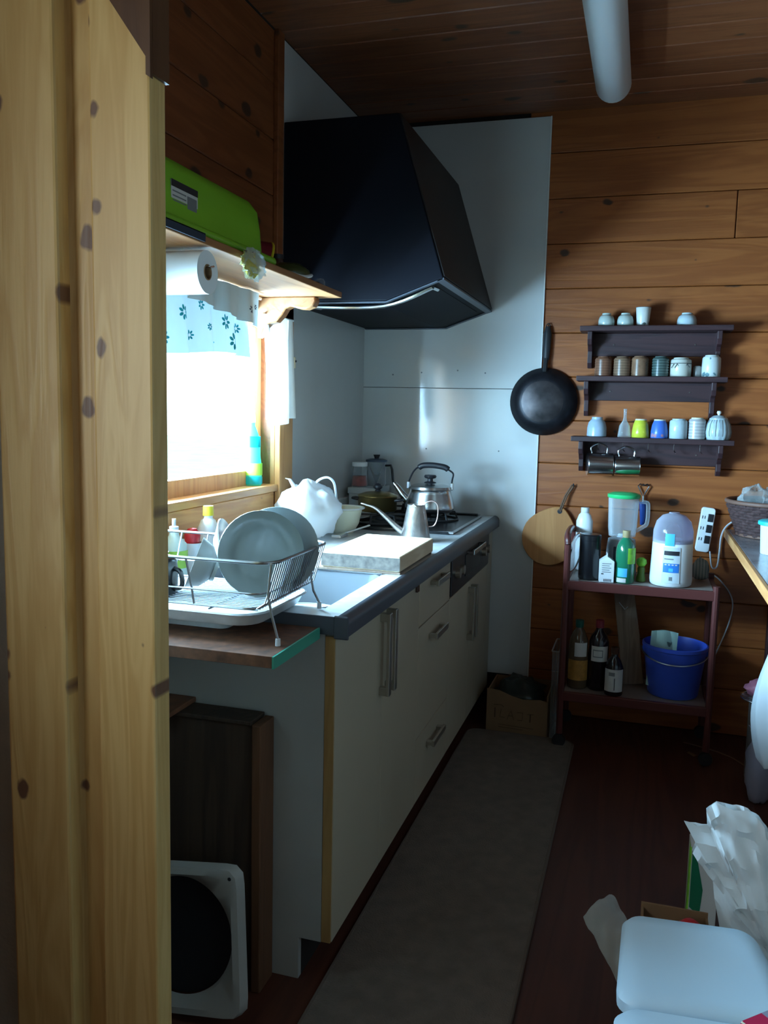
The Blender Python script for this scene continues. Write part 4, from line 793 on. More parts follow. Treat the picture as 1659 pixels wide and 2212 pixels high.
for u0, v0, rad in ((0.86, 0.50, 0.024), (0.945, 0.55, 0.016), (0.90, 0.80, 0.027), (0.80, 0.85, 0.015), (0.73, 0.30, 0.016), (0.68, 0.75, 0.014), (0.63, 0.45, 0.02), (0.55, 0.80, 0.018), (0.76, 0.62, 0.011)):
    motif(vfn, u0, v0, rad, 1/1.02, 1/0.183, 'tealink')
for u0, v0, rad in ((0.93, 0.60, 0.012), (0.975, 0.45, 0.008)):
    motif(vfn2, u0, v0, rad, 1/1.05, 1/0.095, M['navyink'], 6)
build(MB().tube([(0.066, -2.33, 1.622), (0.066, -1.20, 1.622)], 0.004, 8), 'rod', 'white', vl)
cu = thing('side_curtain', 'short white cotton curtain gathered at the end of the window', 'curtain', (0.05, -0.98, 1.25))
def cfn(u, v):
    y = -1.135+0.225*u-0.02*v*(1-u)+0.0; z0 = 1.245+0.012*math.sin(u*7+1)
    return (0.046+0.016*math.sin(u*19+v*1.2)*(0.5+0.5*v)+0.004*math.sin(u*47), y+0.03*v*(1-u), 1.585+(z0-1.585)*v)
build(MB().grid(cfn, 48, 14, 0.0012), 'cloth', 'cloth', cu, smooth=80)
build(MB().tube([(0.046, -1.15, 1.585), (0.046, -0.90, 1.588)], 0.0035, 8), 'rod', 'white', cu)
build(MB().tube([(0.024, -0.895, 1.588), (0.046, -0.90, 1.588)], 0.003, 8), 'hook', 'chrome', cu)
hk = thing('wall_hook', 'small white clip on the panel edge beside the curtain', 'hook', (0.012, -0.80, 1.44))
build(bx(0.0205, 0.032, -0.850, -0.836, 1.43, 1.47), 'body', 'cream', hk, smooth=0, bevel=0.003)
build(MB().lathe([(0, 0), (0.004, 0), (0.0035, 0.003), (0, 0.003)], (0.032, -0.843, 1.455), 10, Matrix.Rotation(PI/2, 4, 'Y')), 'screw', 'ink', hk)

# ================================================================== back wall: pan, shelves, cups
fp = thing('frying_pan', 'black carbon steel frying pan hanging base outward on the back wall', 'frying pan', (0.80, -0.03, 1.20))
RX90 = Matrix.Rotation(PI/2, 4, 'X')
pc = (0.802, -0.012, 1.343)
build(MB().lathe([(0.138, 0.0), (0.140, 0.003), (0.120, 0.030), (0.098, 0.047), (0.085, 0.050), (0, 0.049), (0, 0.046), (0.084, 0.046), (0.095, 0.043), (0.134, 0.002), (0.138, 0.0)], pc, 48, RX90), 'bowl', 'pan', fp, smooth=40)
build(MB().lathe([(0.086, 0.0502), (0.083, 0.0512), (0, 0.0512)], pc, 48, RX90), 'base', 'panbase', fp, smooth=40)
build(MB().tube([(0.804, -0.030, 1.465), (0.805, -0.026, 1.50), (0.806, -0.022, 1.52)], [0.011, 0.010, 0.011], 8), 'ferrule', 'iron', fp)
build(MB().tube([(0.806, -0.022, 1.515), (0.807, -0.020, 1.56), (0.808, -0.018, 1.62), (0.808, -0.017, 1.652)], [0.013, 0.016, 0.017, 0.010], 10, flat=0.6), 'handle', 'blackmat', fp, smooth=60)
build(MB().tube(circ((0.808, -0.012, 1.655), 0.008, 12, 1), 0.002, 6, True).tube([(0.808, -0.006, 1.665), (0.808, -0.02, 1.663)], 0.002, 6), 'hanging_ring', 'iron', fp)

def wall_shelf(lab, x0, x1, zt, zr0, zb, hooks=0):
    t = thing('wall_shelf', lab, 'shelf', ((x0+x1)/2, -0.06, zb), group='dark wooden wall shelves')
    build(bx(x0, x1, -0.125, -0.002, zt-0.020, zt), 'board', 'darkwood_x', t, smooth=0, bevel=0.002)
    build(bx(x0+0.045, x1-0.045, -0.020, -0.002, zr0, zt-0.0205), 'back_rail', 'darkwood_x', t, smooth=0, bevel=0.002)
    for x in (x0+0.03, x1-0.055):
        z1 = zt-0.0205
        prof = [(-0.002, z1), (-0.108, z1), (-0.108, z1-0.03), (-0.095, z1-0.05), (-0.07, z1-0.058), (-0.052, z1-0.075), (-0.05, zb+0.02), (-0.035, zb), (-0.002, zb)]
        build(MB().prism(prof, x, x+0.018, 0), 'bracket', 'darkwood_z', t, smooth=0, bevel=0.002)
    for k in range(hooks):
        hx = x0+0.105+k*0.098
        build(MB().tube(spline([(hx, -0.055, zt-0.021), (hx, -0.055, zt-0.045), (hx+0.008, -0.062, zt-0.058), (hx, -0.072, zt-0.05)], 4), 0.0016, 6), 'cup_hook', 'chrome', t)
    for x in (x0+0.13, x1-0.13):
        build(MB().lathe([(0, 0), (0.004, 0), (0.003, 0.002), (0, 0.002)], (x, -0.0202, (zr0+zt-0.02)/2), 10, RX90), 'screw', 'steel_soft', t)
    return t
wall_shelf('uppermost dark wooden wall shelf carrying four cups', 0.945, 1.515, 1.643, 1.530, 1.482)
wall_shelf('middle dark wooden wall shelf carrying brown ribbed cups', 0.940, 1.506, 1.447, 1.352, 1.288)
wall_shelf('lowest dark wooden wall shelf with steel mugs hooked beneath', 0.930, 1.545, 1.206, 1.098, 1.062, 5)
def cup(name, lab, cat, x, r, z0, h, mat, shape, group, y=-0.068, foot=None):
    t = thing(name, lab, cat, (x, y, z0), group=group); c = (x, y, z0+0.0006)
    if shape == 'dome':      # upside down, foot ring up
        p = [(r*0.93, 0), (r, 0.002), (r*0.98, h*0.45), (r*0.86, h*0.72), (r*0.60, h*0.88), (0, h*0.88), (0, h*0.83), (r*0.56, h*0.83), (r*0.8, h*0.68), (r*0.93, 0)]
        build(MB().lathe(p, c, 28), 'bowl', mat, t, smooth=50)
        build(MB().lathe([(r*0.56, h*0.87), (r*0.54, h), (r*0.46, h), (r*0.46, h*0.87)], c, 24), 'foot_ring', foot or mat, t, smooth=40)
    elif shape == 'egg':     # upside down tall cup with a pale foot ring
        p = [(r*0.94, 0), (r, 0.002), (r*0.97, h*0.35), (r*0.85, h*0.70), (r*0.66, h*0.93), (0, h*0.93), (0, h*0.89), (r*0.62, h*0.89), (r*0.91, h*0.3), (r*0.94, 0)]
        build(MB().lathe(p, c, 28), 'bowl', mat, t, smooth=50)
        build(MB().lathe([(r*0.66, h*0.92), (r*0.64, h), (r*0.55, h), (r*0.55, h*0.92)], c, 24), 'foot_ring', foot or 'cream', t, smooth=40)
    elif shape == 'barrel':  # upside down straight tea cup
        p = [(r*0.92, 0), (r*0.98, 0.002), (r, h*0.5), (r*0.97, h*0.86), (r*0.86, h*0.93), (0, h*0.93), (0, h*0.89), (r*0.8, h*0.88), (r*0.92, h*0.5), (r*0.92, 0)]
        build(MB().lathe(p, c, 28), 'bowl', mat, t, smooth=50)
        build(MB().lathe([(r*0.72, h*0.92), (r*0.70, h), (r*0.60, h), (r*0.60, h*0.92)], c, 24), 'foot_ring', foot or mat, t, smooth=40)
    elif shape == 'ribbed':
        p = [(r*0.90, 0), (r*0.95, 0.002)]
        n_ = 7
        for k in range(n_):
            z = h*(0.04+0.84*k/n_); d = h*0.84/n_
            p += [(r*0.94, z), (r, z+d*0.5)]
        p += [(r*0.94, h*0.88), (r*0.84, h*0.94), (0, h*0.94), (0, h*0.90), (r*0.80, h*0.89), (r*0.86, h*0.5), (r*0.90, 0)]
        build(MB().lathe(p, c, 28), 'bowl', mat, t, smooth=50)
        build(MB().lathe([(r*0.70, h*0.93), (r*0.68, h), (r*0.58, h), (r*0.58, h*0.93)], c, 24), 'foot_ring', foot or mat, t, smooth=40)
    elif shape == 'upright':
        p = [(0, 0), (r*0.74, 0), (r*0.78, 0.004), (r*0.88, h*0.45), (r, h*0.985), (r*0.97, h), (r*0.93, h*0.98), (r*0.80, h*0.4), (r*0.7, 0.008), (0, 0.008)]
        build(MB().lathe(p, c, 28), 'bowl', mat, t, smooth=50)
        build(MB().tube(circ((x, y, c[2]+h*0.985), r*0.985, 28), 0.0011, 6, True), 'rim', 'greyink', t)
    return t
G1 = 'cups on the uppermost wall shelf'; G2 = 'cups on the middle wall shelf'; G3 = 'cups on the lowest wall shelf'
ZT1, ZT2, ZT3 = 1.643, 1.447, 1.206
cup('tea_cup', 'small celadon cup upside down nearest the uppermost shelf end by the pan', 'cup', 1.043, 0.032, ZT1, 0.052, 'cup_a', 'dome', G1)
cup('tea_cup', 'small celadon cup upside down next to the tall sprigged cup', 'cup', 1.116, 0.032, ZT1, 0.052, 'cup_a', 'dome', G1)
cup('sprigged_cup', 'tall white cup painted with dark sprigs on the uppermost wall shelf', 'cup', 1.183, 0.029, ZT1, 0.074, 'cup_b', 'upright', G1)
cup('tea_bowl', 'squat grey cup upside down standing alone on the uppermost wall shelf', 'cup', 1.347, 0.037, ZT1, 0.050, 'cup_ice', 'dome', G1)
cup('ribbed_cup', 'reddish brown ribbed cup at the pan end of the middle shelf', 'cup', 1.040, 0.034, ZT2, 0.078, 'cup_brown', 'ribbed', G2)
cup('ribbed_cup', 'grey brown ribbed cup second on the middle shelf', 'cup', 1.113, 0.034, ZT2, 0.078, 'cup_brown2', 'ribbed', G2)
cup('ribbed_cup', 'tan brown ribbed cup third on the middle shelf', 'cup', 1.181, 0.034, ZT2, 0.080, plain('ribbed_ochre_glaze', (0.20, 0.105, 0.06), 0.28, var=0.3, vscale=30), 'ribbed', G2)
cup('ribbed_cup', 'dark green ribbed cup on the middle shelf', 'cup', 1.259, 0.033, ZT2, 0.079, 'cup_green', 'ribbed', G2)
rc = cup('rope_cup', 'wide cream cup with a dark painted rope line on the middle shelf', 'cup', 1.335, 0.040, ZT2, 0.074, 'cup_rope', 'barrel', G2)
build(MB().tube(circ((1.335, -0.068, ZT2+0.052), 0.0403, 32), 0.0012, 6, True), 'painted_line', 'ink', rc)
for a in (-2.3, -1.95, -1.0):
    q = Vector((1.335+0.0405*math.cos(a), -0.068+0.0405*math.sin(a), ZT2+0.050))
    build(MB().tube([q, q+Vector((-0.006, 0, -0.010)), q+Vector((-0.009, 0.001, -0.016))], 0.0011, 5).tube([q, q+Vector((0.006, 0, -0.010)), q+Vector((0.010, 0.001, -0.013))], 0.0011, 5), 'painted_tassel', 'ink', rc)
cup('sake_cup', 'tiny grey cup half hidden between two pale cups', 'cup', 1.398, 0.017, ZT2, 0.044, 'bowlgrey', 'barrel', G2, y=-0.05)
cup('flowered_cup', 'white cup with blue grey flowers at the far end of the middle shelf', 'cup', 1.447, 0.035, ZT2, 0.084, 'cup_flower', 'barrel', G2)
cup('tea_cup', 'pale blue domed cup at the pan end of the lowest shelf', 'cup', 1.027, 0.039, ZT3, 0.078, 'cup_blue', 'dome', G3)
cup('yellow_cup', 'bright yellow green cup upside down on the lowest shelf', 'cup', 1.197, 0.034, ZT3, 0.074, 'yellowcup', 'egg', G3)
cup('blue_cup', 'cobalt blue cup with pink flowers upside down on the lowest shelf', 'cup', 1.269, 0.034, ZT3, 0.074, 'bluecup', 'egg', G3)
cup('tea_cup', 'ice blue straight cup beside the cobalt cup on the lowest shelf', 'cup', 1.340, 0.035, ZT3, 0.078, 'cup_ice', 'barrel', G3)
cup('ribbed_cup', 'grey ribbed cup beside the striped lidded pot', 'cup', 1.409, 0.033, ZT3, 0.084, 'cup_grey', 'ribbed', G3, foot='cream')
dc = thing('glass_decanter', 'small clear glass decanter with a thin neck on the lowest shelf', 'decanter', (1.135, -0.068, ZT3))
build(MB().lathe([(0, 0), (0.025, 0), (0.026, 0.003), (0.021, 0.045), (0.009, 0.065), (0.006, 0.078), (0.0065, 0.112), (0.005, 0.112), (0.0045, 0.078), (0.007, 0.066), (0.018, 0.044), (0.022, 0.005), (0, 0.004)], (1.135, -0.068, ZT3+0.0006), 24), 'body', 'jarglass', dc, smooth=50)
build(MB().lathe([(0.0068, 0.110), (0.0072, 0.113), (0.005, 0.114)], (1.135, -0.068, ZT3), 16), 'lip', 'jarglass', dc)
lp = thing('lidded_jar', 'fluted white lidded jar with dark stripes at the end of the lowest shelf', 'jar', (1.487, -0.068, ZT3), group=G3)
FL = MB(); prof = [(0, 0), (0.040, 0), (0.046, 0.01), (0.049, 0.03), (0.044, 0.06), (0.034, 0.078), (0.030, 0.082)]
FL.lathe(prof, (0, 0, 0), 48)
for k, p in enumerate(FL.v):
    a = math.atan2(p.y, p.x); q = 1+0.03*math.cos(12*a); p.x *= q; p.y *= q
FL.v = [p+Vector((1.487, -0.068, ZT3+0.0006)) for p in FL.v]
build(FL, 'body', 'cup_ice', lp, smooth=50)
for k in range(24):
    a = 2*PI*k/24
    build(MB().tube([(1.487+r_*math.cos(a), -0.068+r_*math.sin(a), ZT3+z_) for r_, z_ in ((0.0475, 0.014), (0.050, 0.03), (0.0445, 0.06), (0.036, 0.077))], 0.0008, 5), 'painted_stripe', 'greyink', lp)
jl = build(MB().lathe([(0.034, 0.080), (0.034, 0.083), (0.020, 0.094), (0, 0.097)], (1.487, -0.068, ZT3), 32), 'lid', 'cup_ice', lp, smooth=50)
build(MB().lathe([(0.004, 0.095), (0.005, 0.099), (0.009, 0.105), (0.007, 0.112), (0, 0.114)], (1.487, -0.068, ZT3), 16), 'knob', 'ceramic', jl, smooth=50)
# steel mugs on hooks
def hung_mug(lab, c, L_, r, rz):
    t = thing('steel_mug', lab, 'mug', (c[0], c[1], c[2]-r), group='steel mugs under the lowest wall shelf')
    f = Matrix.Rotation(rz, 4, 'Z') @ Matrix.Rotation(PI/2, 4, 'Y')
    build(MB().lathe([(0, 0.0), (r*0.95, 0), (r, 0.004), (r, L_-0.003), (r*1.03, L_), (r*0.98, L_), (r*0.96, 0.006), (0, 0.005)], tuple(Vector(c)-(f @ Vector((0, 0, L_/2)))), 32, f), 'cup', 'chrome', t, smooth=40)
    d = f @ Vector((0, 0, 1))
    pts = [Vector(c)+d*(-L_*0.32)+Vector((0, 0, r*0.98)), Vector(c)+d*(-L_*0.36)+Vector((0, 0, r+0.022)), Vector(c)+d*(-L_*0.05)+Vector((0, 0, r+0.038)), Vector(c)+d*(L_*0.27)+Vector((0, 0, r+0.024)), Vector(c)+d*(L_*0.28)+Vector((0, 0, r*0.98))]
    build(MB().tube(spline(pts, 6), 0.0032, 8), 'handle', 'chrome', t)
    return t
hung_mug('larger steel mug hanging sideways from the lowest shelf by the bracket', (1.045, -0.085, 1.095), 0.098, 0.046, 0.22)
hung_mug('smaller steel mug hanging sideways beside the larger one', (1.152, -0.088, 1.092), 0.096, 0.040, 0.12)

# round chopping board on a loop
rbd = thing('round_board', 'pale round wooden chopping board hanging from a leather loop', 'chopping board', (0.86, -0.015, 0.65))
egg = []
for k in range(40):
    a = 2*PI*k/40; x = 0.115*math.cos(a); z = 0.122*math.sin(a)
    if z > 0: x *= 1-0.42*(z/0.122)**2.2; z *= 1.12
    egg.append((x, z))
RM = Matrix.Translation((0.853, 0, 0.776)) @ Matrix.Rotation(0.33, 4, 'Y')
build(MB().prism(egg, -0.030, -0.006, 1, RM), 'board', 'roundboard', rbd, smooth=30, bevel=0.003)
build(MB().lathe([(0, 0), (0.010, 0), (0.010, 0.0008), (0, 0.0008)], tuple(RM @ Vector((0.0, -0.0302, 0.118))), 16, RX90), 'hole', 'ink', rbd)
build(MB().tube([tuple(RM @ Vector((0.003, -0.032, 0.118))), (0.918, -0.022, 0.955), (0.944, -0.012, 0.998), (0.935, -0.012, 1.0), (0.910, -0.022, 0.955), tuple(RM @ Vector((-0.003, -0.032, 0.120)))], 0.0032, 6), 'loop', 'rope', rbd)
tag(build(MB().tube([(0.941, 0.0, 0.996), (0.941, -0.016, 0.996), (0.941, -0.016, 1.006)], 0.003, 6), 'wall_nail', 'iron'), 'iron nail holding the round chopping board', 'nail')
# crown-top opener with blue handle
op = thing('potato_masher', 'steel looped tool with a blue handle hanging behind the blender', 'kitchen tool', (1.222, -0.012, 0.84))
build(MB().tube([(1.222, -0.012, 0.965), (1.212, -0.012, 0.985), (1.200, -0.012, 1.008), (1.208, -0.012, 1.017), (1.222, -0.012, 1.010), (1.236, -0.012, 1.017), (1.244, -0.012, 1.008), (1.232, -0.012, 0.985)], 0.0032, 6, True), 'loop', 'chrome', op)
build(MB().tube([(1.222, -0.012, 0.968), (1.223, -0.012, 0.93)], 0.004, 8), 'shaft', 'chrome', op)
build(MB().tube([(1.223, -0.016, 0.945), (1.226, -0.018, 0.92), (1.228, -0.018, 0.87), (1.224, -0.016, 0.85)], [0.020, 0.022, 0.018, 0.012], 10, flat=0.6), 'grip', 'bluehandle', op, smooth=60)
tag(build(MB().tube([(1.222, 0.0, 1.012), (1.222, -0.018, 1.010), (1.222, -0.020, 1.018)], 0.002, 6), 'wall_hook', 'iron'), 'little hook above the green blender lid', 'hook')

# power strip
ps = thing('power_strip', 'white power strip with black sockets fixed upright on the back wall', 'power strip', (1.468, -0.012, 0.75))
PM = Matrix.Translation((1.468, -0.002, 0.845)) @ Matrix.Rotation(0.10, 4, 'Y')
build(MB().prism(rrect(-0.027, 0.027, -0.090, 0.090, 0.012), -0.026, 0.0, 1, PM), 'housing', 'white', ps, smooth=30, bevel=0.003)
for k in range(3):
    z = 0.050-k*0.044
    build(MB().box(0.001, 0.021, -0.030, -0.0262, z-0.016, z+0.016, PM), 'plug', 'blackmat', ps, smooth=0, bevel=0.002)
    build(MB().box(-0.020, -0.017, -0.0266, -0.0258, z-0.006, z+0.006, PM).box(-0.011, -0.008, -0.0266, -0.0258, z-0.006, z+0.006, PM), 'slot', 'ink', ps, smooth=0)
(build(MB().tube(spline([(1.490, -0.03, 0.76), (1.50, -0.04, 0.70), (1.52, -0.03, 0.70), (1.527, -0.012, 0.755), (1.530, -0.012, 0.82), (1.545, -0.012, 0.86), (1.575, -0.012, 0.888)], 8), 0.0035, 6), 'cord', 'cord', ps))
tag(build(MB().tube(spline([(1.44, -0.05, 0.668), (1.49, -0.02, 0.672), (1.545, -0.012, 0.634), (1.588, -0.012, 0.563), (1.580, -0.012, 0.467), (1.536, -0.014, 0.330)], 8), 0.0028, 6), 'appliance_cord', 'cord'), 'thin white cord drooping down the wall behind the cart', 'cord')
tag(build(MB().tube(spline([(1.43, -0.16, 0.0045), (1.52, -0.20, 0.0045), (1.60, -0.26, 0.0045), (1.66, -0.36, 0.0045)], 8), 0.003, 6), 'loose_cable', 'browncord'), 'dim brown cord lying on the floor behind the cart', 'cable')
tag(build(MB().prism([(1.445, -0.245), (1.475, -0.275), (1.462, -0.29), (1.44, -0.262)], 0.0005, 0.002, 2), 'paper_scrap', 'cardboard', smooth=0), 'small scrap of paper on the dark floor', 'scrap')

# ================================================================== kitchen cart
CX0, CX1, CY0, CY1, CT, CL = 0.958, 1.497, -0.365, -0.075, 0.660, 0.222
ct = thing('kitchen_cart', 'reddish brown two tier metal cart against the back wall', 'cart', ((CX0+CX1)/2, -0.22, 0))
for x in (CX0, CX1):
    for y in (CY0, CY1):
        zt = 0.80 if x == CX0 else 0.68
        lg = build(MB().tube([(x, y, 0.055), (x, y, zt)], 0.0125, 10), 'post', 'cartred', ct)
        build(MB().lathe([(0, -0.011), (0.024, -0.011), (0.026, -0.006), (0.026, 0.006), (0.024, 0.011), (0, 0.011)], (x, y, 0.026), 18, RX90), 'caster', 'blackmat', lg)
build(MB().tube(spline([(CX0, CY0, 0.80), (CX0-0.004, CY0+0.02, 0.83), (CX0-0.006, -0.22, 0.838), (CX0-0.004, CY1-0.02, 0.83), (CX0, CY1, 0.80)], 6), 0.0125, 10), 'push_handle', 'cartred', ct)
for z, nm in ((CT, 'upper'), (CL, 'lower')):
    sf = build(bx(CX0+0.01, CX1-0.01, CY0+0.006, CY1-0.006, z-0.012, z), nm+'_shelf', 'carttop', ct, smooth=0)
    for y in (CY0, CY1): build(bx(CX0, CX1, y-0.009, y+0.009, z-0.034, z+0.002), 'long_rail', 'cartred', sf, smooth=0, bevel=0.003)
    for x in (CX0, CX1): build(bx(x-0.009, x+0.009, CY0, CY1, z-0.034, z+0.002), 'short_rail', 'cartred', sf, smooth=0, bevel=0.003)
ZC = CT+0.0026
bottle('spray_bottle', 'tall white plastic bottle behind the black canister on the cart', 'bottle', (1.000, -0.112, ZC), [(0, 0), (0.030, 0), (0.033, 0.006), (0.033, 0.20), (0.024, 0.226), (0.015, 0.236), (0.015, 0.238), (0, 0.238)], 'white', [(0.0155, 0.236), (0.0165, 0.238), (0.0165, 0.256), (0, 0.257)], 'white', sy=0.75)
cn = thing('black_canister', 'tall glossy black canister at the post end of the cart top', 'canister', (1.035, -0.295, ZC))
build(MB().lathe([(0, 0), (0.039, 0), (0.041, 0.004), (0.040, 0.150), (0.038, 0.152)], (1.037, -0.295, ZC), 28), 'body', 'black', cn, smooth=40)
build(MB().lathe([(0.0405, 0.151), (0.0405, 0.170), (0.037, 0.174), (0, 0.174)], (1.037, -0.295, ZC), 28), 'lid', 'black', cn, smooth=40)
mk = thing('milk_carton', 'small white gable top milk carton on the cart', 'carton', (1.102, -0.325, ZC))
MM = Matrix.Translation((1.103, -0.328, ZC)) @ Matrix.Rotation(0.10, 4, 'Z')
build(MB().box(-0.027, 0.027, -0.024, 0.024, 0, 0.080, MM), 'box', 'white', mk, smooth=0, bevel=0.001)
build(MB().add([MM @ Vector(p) for p in ((-0.027, -0.024, 0.080), (0.027, -0.024, 0.080), (0.027, 0.024, 0.080), (-0.027, 0.024, 0.080), (0, -0.022, 0.099), (0, 0.022, 0.099))], [(0, 3, 5, 4), (1, 4, 5, 2), (0, 4, 1), (3, 2, 5), (0, 1, 2, 3)]), 'gable', 'white', mk, smooth=0)
build(MB().box(-0.001, 0.001, -0.024, 0.024, 0.097, 0.110, MM), 'top_fin', 'white', mk, smooth=0)
for k in range(5):
    build(MB().box(-0.018, 0.016-0.006*(k % 2), -0.0246, -0.0241, 0.070-k*0.008, 0.0725-k*0.008, MM), 'print_line', 'greyink', mk, smooth=0)
build(MB().box(-0.020, -0.011, -0.0246, -0.0241, 0.030, 0.034, MM), 'print_mark', 'ink', mk, smooth=0)
for k in range(6):
    build(MB().box(-0.010+k*0.005, -0.0075+k*0.005, -0.0246, -0.0241, 0.003, 0.013, MM), 'barcode_bar', 'ink', mk, smooth=0)
bottle('green_bottle', 'green glass bottle with tan cap and leafy label on the cart', 'bottle', (1.170, -0.318, ZC), [(0, 0), (0.033, 0), (0.036, 0.005), (0.036, 0.115), (0.033, 0.140), (0.022, 0.162), (0.013, 0.170), (0.013, 0.176), (0, 0.176)], 'greenbottle', [(0.0135, 0.172), (0.0145, 0.174), (0.0145, 0.198), (0, 0.199)], 'tan', labels=((0.075, 0.135, 0.0363, -1.3, -0.2, 'leafgreen'), (0.025, 0.058, 0.0365, -2.3, -1.3, 'skyblue'), (0.004, 0.020, 0.0366, -2.4, -1.4, 'label')))
gr = thing('pepper_grinder', 'small moss green grinder behind the green bottle', 'grinder', (1.230, -0.27, ZC))
build(MB().lathe([(0, 0), (0.018, 0), (0.018, 0.01), (0.013, 0.03), (0.014, 0.05), (0.010, 0.056), (0, 0.057)], (1.230, -0.27, ZC), 20), 'body', 'moss', gr, smooth=50)
build(MB().lathe([(0, 0.055), (0.012, 0.058), (0.020, 0.070), (0.018, 0.084), (0.008, 0.091), (0, 0.092)], (1.230, -0.27, ZC), 20), 'head', 'leafgreen', gr, smooth=50)
# blender
bl = thing('blender', 'clear blender jug with bright green lid on a grey base', 'blender', (1.150, -0.17, ZC))
bc = (1.150, -0.165, ZC)
base = build(MB().lathe([(0, 0), (0.060, 0), (0.062, 0.006), (0.056, 0.11), (0.052, 0.145), (0.036, 0.150), (0, 0.150)], bc, 28), 'base', plain('pale_grey_plastic', (0.40, 0.44, 0.47), 0.4), bl, smooth=50)
build(bx(1.122, 1.178, -0.2265, -0.2225, ZC+0.035, ZC+0.120), 'panel', plain('dark_panel', (0.04, 0.05, 0.07), 0.4), base, smooth=0, bevel=0.003)
build(MB().lathe([(0, 0), (0.009, 0), (0.008, 0.008), (0, 0.009)], (1.150, -0.2265, ZC+0.06), 16, RX90), 'dial', 'label', base)
build(MB().lathe([(0.012, 0.150), (0.020, 0.152), (0.014, 0.165), (0.0, 0.168)], bc, 20), 'blade_hub', 'cord', base, smooth=50)
JG = MB().lathe([(0.036, 0.152), (0.050, 0.156), (0.054, 0.19), (0.058, 0.31), (0.056, 0.31), (0.051, 0.19), (0.046, 0.160), (0, 0.158)], (0, 0, 0), 48)
for p in JG.v:
    a = math.atan2(p.y, p.x); q = 1+0.02*math.cos(8*a); p.x *= q; p.y *= q
JG.v = [p+Vector(bc) for p in JG.v]
jug = build(JG, 'jug', 'jarglass', bl, smooth=60)
build(MB().tube(spline([(bc[0]+0.056, bc[1]-0.01, ZC+0.295), (bc[0]+0.085, bc[1]-0.012, ZC+0.295), (bc[0]+0.093, bc[1]-0.012, ZC+0.28), (bc[0]+0.092, bc[1]-0.012, ZC+0.215), (bc[0]+0.078, bc[1]-0.012, ZC+0.198), (bc[0]+0.052, bc[1]-0.01, ZC+0.180)], 5), 0.0075, 8), 'jug_handle', 'jarglass', jug, smooth=60)
build(MB().lathe([(0.060, 0.308), (0.063, 0.311), (0.063, 0.322), (0.045, 0.329), (0.02, 0.331), (0, 0.331)], bc, 36), 'lid', 'greenlid', bl, smooth=45)
# yogurt maker
ym = thing('yogurt_maker', 'white round appliance with smoky clear dome and blue control panel', 'appliance', (1.338, -0.285, ZC))
yc = (1.338, -0.285, ZC)
build(MB().lathe([(0, 0), (0.070, 0), (0.075, 0.005), (0.077, 0.02), (0.072, 0.165), (0.068, 0.170), (0, 0.170)], yc, 40), 'body', 'white', ym, smooth=40)
dm = build(MB().lathe([(0.072, 0.160), (0.073, 0.166), (0.072, 0.205), (0.062, 0.240), (0.042, 0.262), (0.018, 0.270), (0, 0.271)], yc, 40), 'dome', 'dome', ym, smooth=50)
build(MB().lathe([(0.020, 0.269), (0.018, 0.274), (0, 0.275)], yc, 24), 'dome_cap', 'dome', dm, smooth=50)
def wrap(z0, z1, a0, a1, off, mat, name, par, n_=12):
    def f(u, v):
        a = a0+(a1-a0)*u; z = z0+(z1-z0)*v; r = 0.0772-0.005*(max(0, z-0.02)/0.145)+off
        return (yc[0]+r*math.cos(a), yc[1]+r*math.sin(a), yc[2]+z)
    return build(MB().grid(f, n_, 3, -0.0006), name, mat, par, smooth=60)
AC = -1.62
cpn = wrap(0.016, 0.150, AC-0.42, AC+0.42, 0.0008, plain('pale_control_panel', (0.62, 0.68, 0.72), 0.4), 'control_panel', ym)
wrap(0.120, 0.136, AC-0.36, AC+0.36, 0.0016, 'ink', 'display', cpn)
wrap(0.056, 0.090, AC-0.37, AC+0.37, 0.0016, 'blueink', 'button_area', cpn)
wrap(0.060, 0.072, AC-0.10, AC+0.10, 0.0024, 'skyblue', 'start_button', cpn, 6)
for k in range(4): wrap(0.083, 0.087, AC-0.30+k*0.16, AC-0.20+k*0.16, 0.0024, 'label', 'print_mark', cpn, 3)
wrap(0.104, 0.108, AC-0.34, AC+0.10, 0.0016, 'greyink', 'print_line', cpn, 6)
wrap(0.026, 0.040, AC-0.07, AC+0.07, 0.0016, 'greyink', 'print_mark', cpn, 4)
build(MB().grid(lambda u, v: (yc[0]-0.0725*0+0.0732*math.cos(AC-0.36+0.46*u), yc[1]+0.0732*math.sin(AC-0.36+0.46*u), yc[2]+0.155+0.045*v), 8, 2, -0.0006), 'sticker', 'skyblue', ym, smooth=60)
# corner bag beside the appliance and pot lid at the handle
tag(build(MB().blob((1.452, -0.150, ZC+0.040), (0.030, 0.028, 0.046), 18, 12, 0.3, 3, 1.2, True, 0.2), 'striped_pouch', banded('striped_cloth', (0.42, 0.46, 0.44), (0.22, 0.30, 0.29), 0, 28, 0.8), smooth=60), 'small grey green striped pouch behind the white appliance', 'pouch')
pld = thing('pot_lid', 'glass pot lid with black knob leaning at the cart handle', 'pot lid', (0.978, -0.24, ZC))
fl = frame_to((-0.92, -0.30, 0.22))
build(MB().lathe([(0.078, 0), (0.075, 0.006), (0.04, 0.016), (0, 0.018)], (0.974, -0.195, ZC+0.083), 36, fl), 'glass', 'jarglass', pld, smooth=50)
build(MB().tube([tuple(Vector((0.974, -0.195, ZC+0.083))+fl @ Vector((0.079*math.cos(a), 0.079*math.sin(a), 0))) for a in [2*PI*i/36 for i in range(36)]], 0.0035, 6, True), 'rim', 'chrome', pld)
build(MB().lathe([(0.007, 0.016), (0.007, 0.026), (0.020, 0.030), (0.018, 0.040), (0, 0.042)], (0.974, -0.195, ZC+0.083), 18, fl), 'knob', 'blackmat', pld, smooth=50)

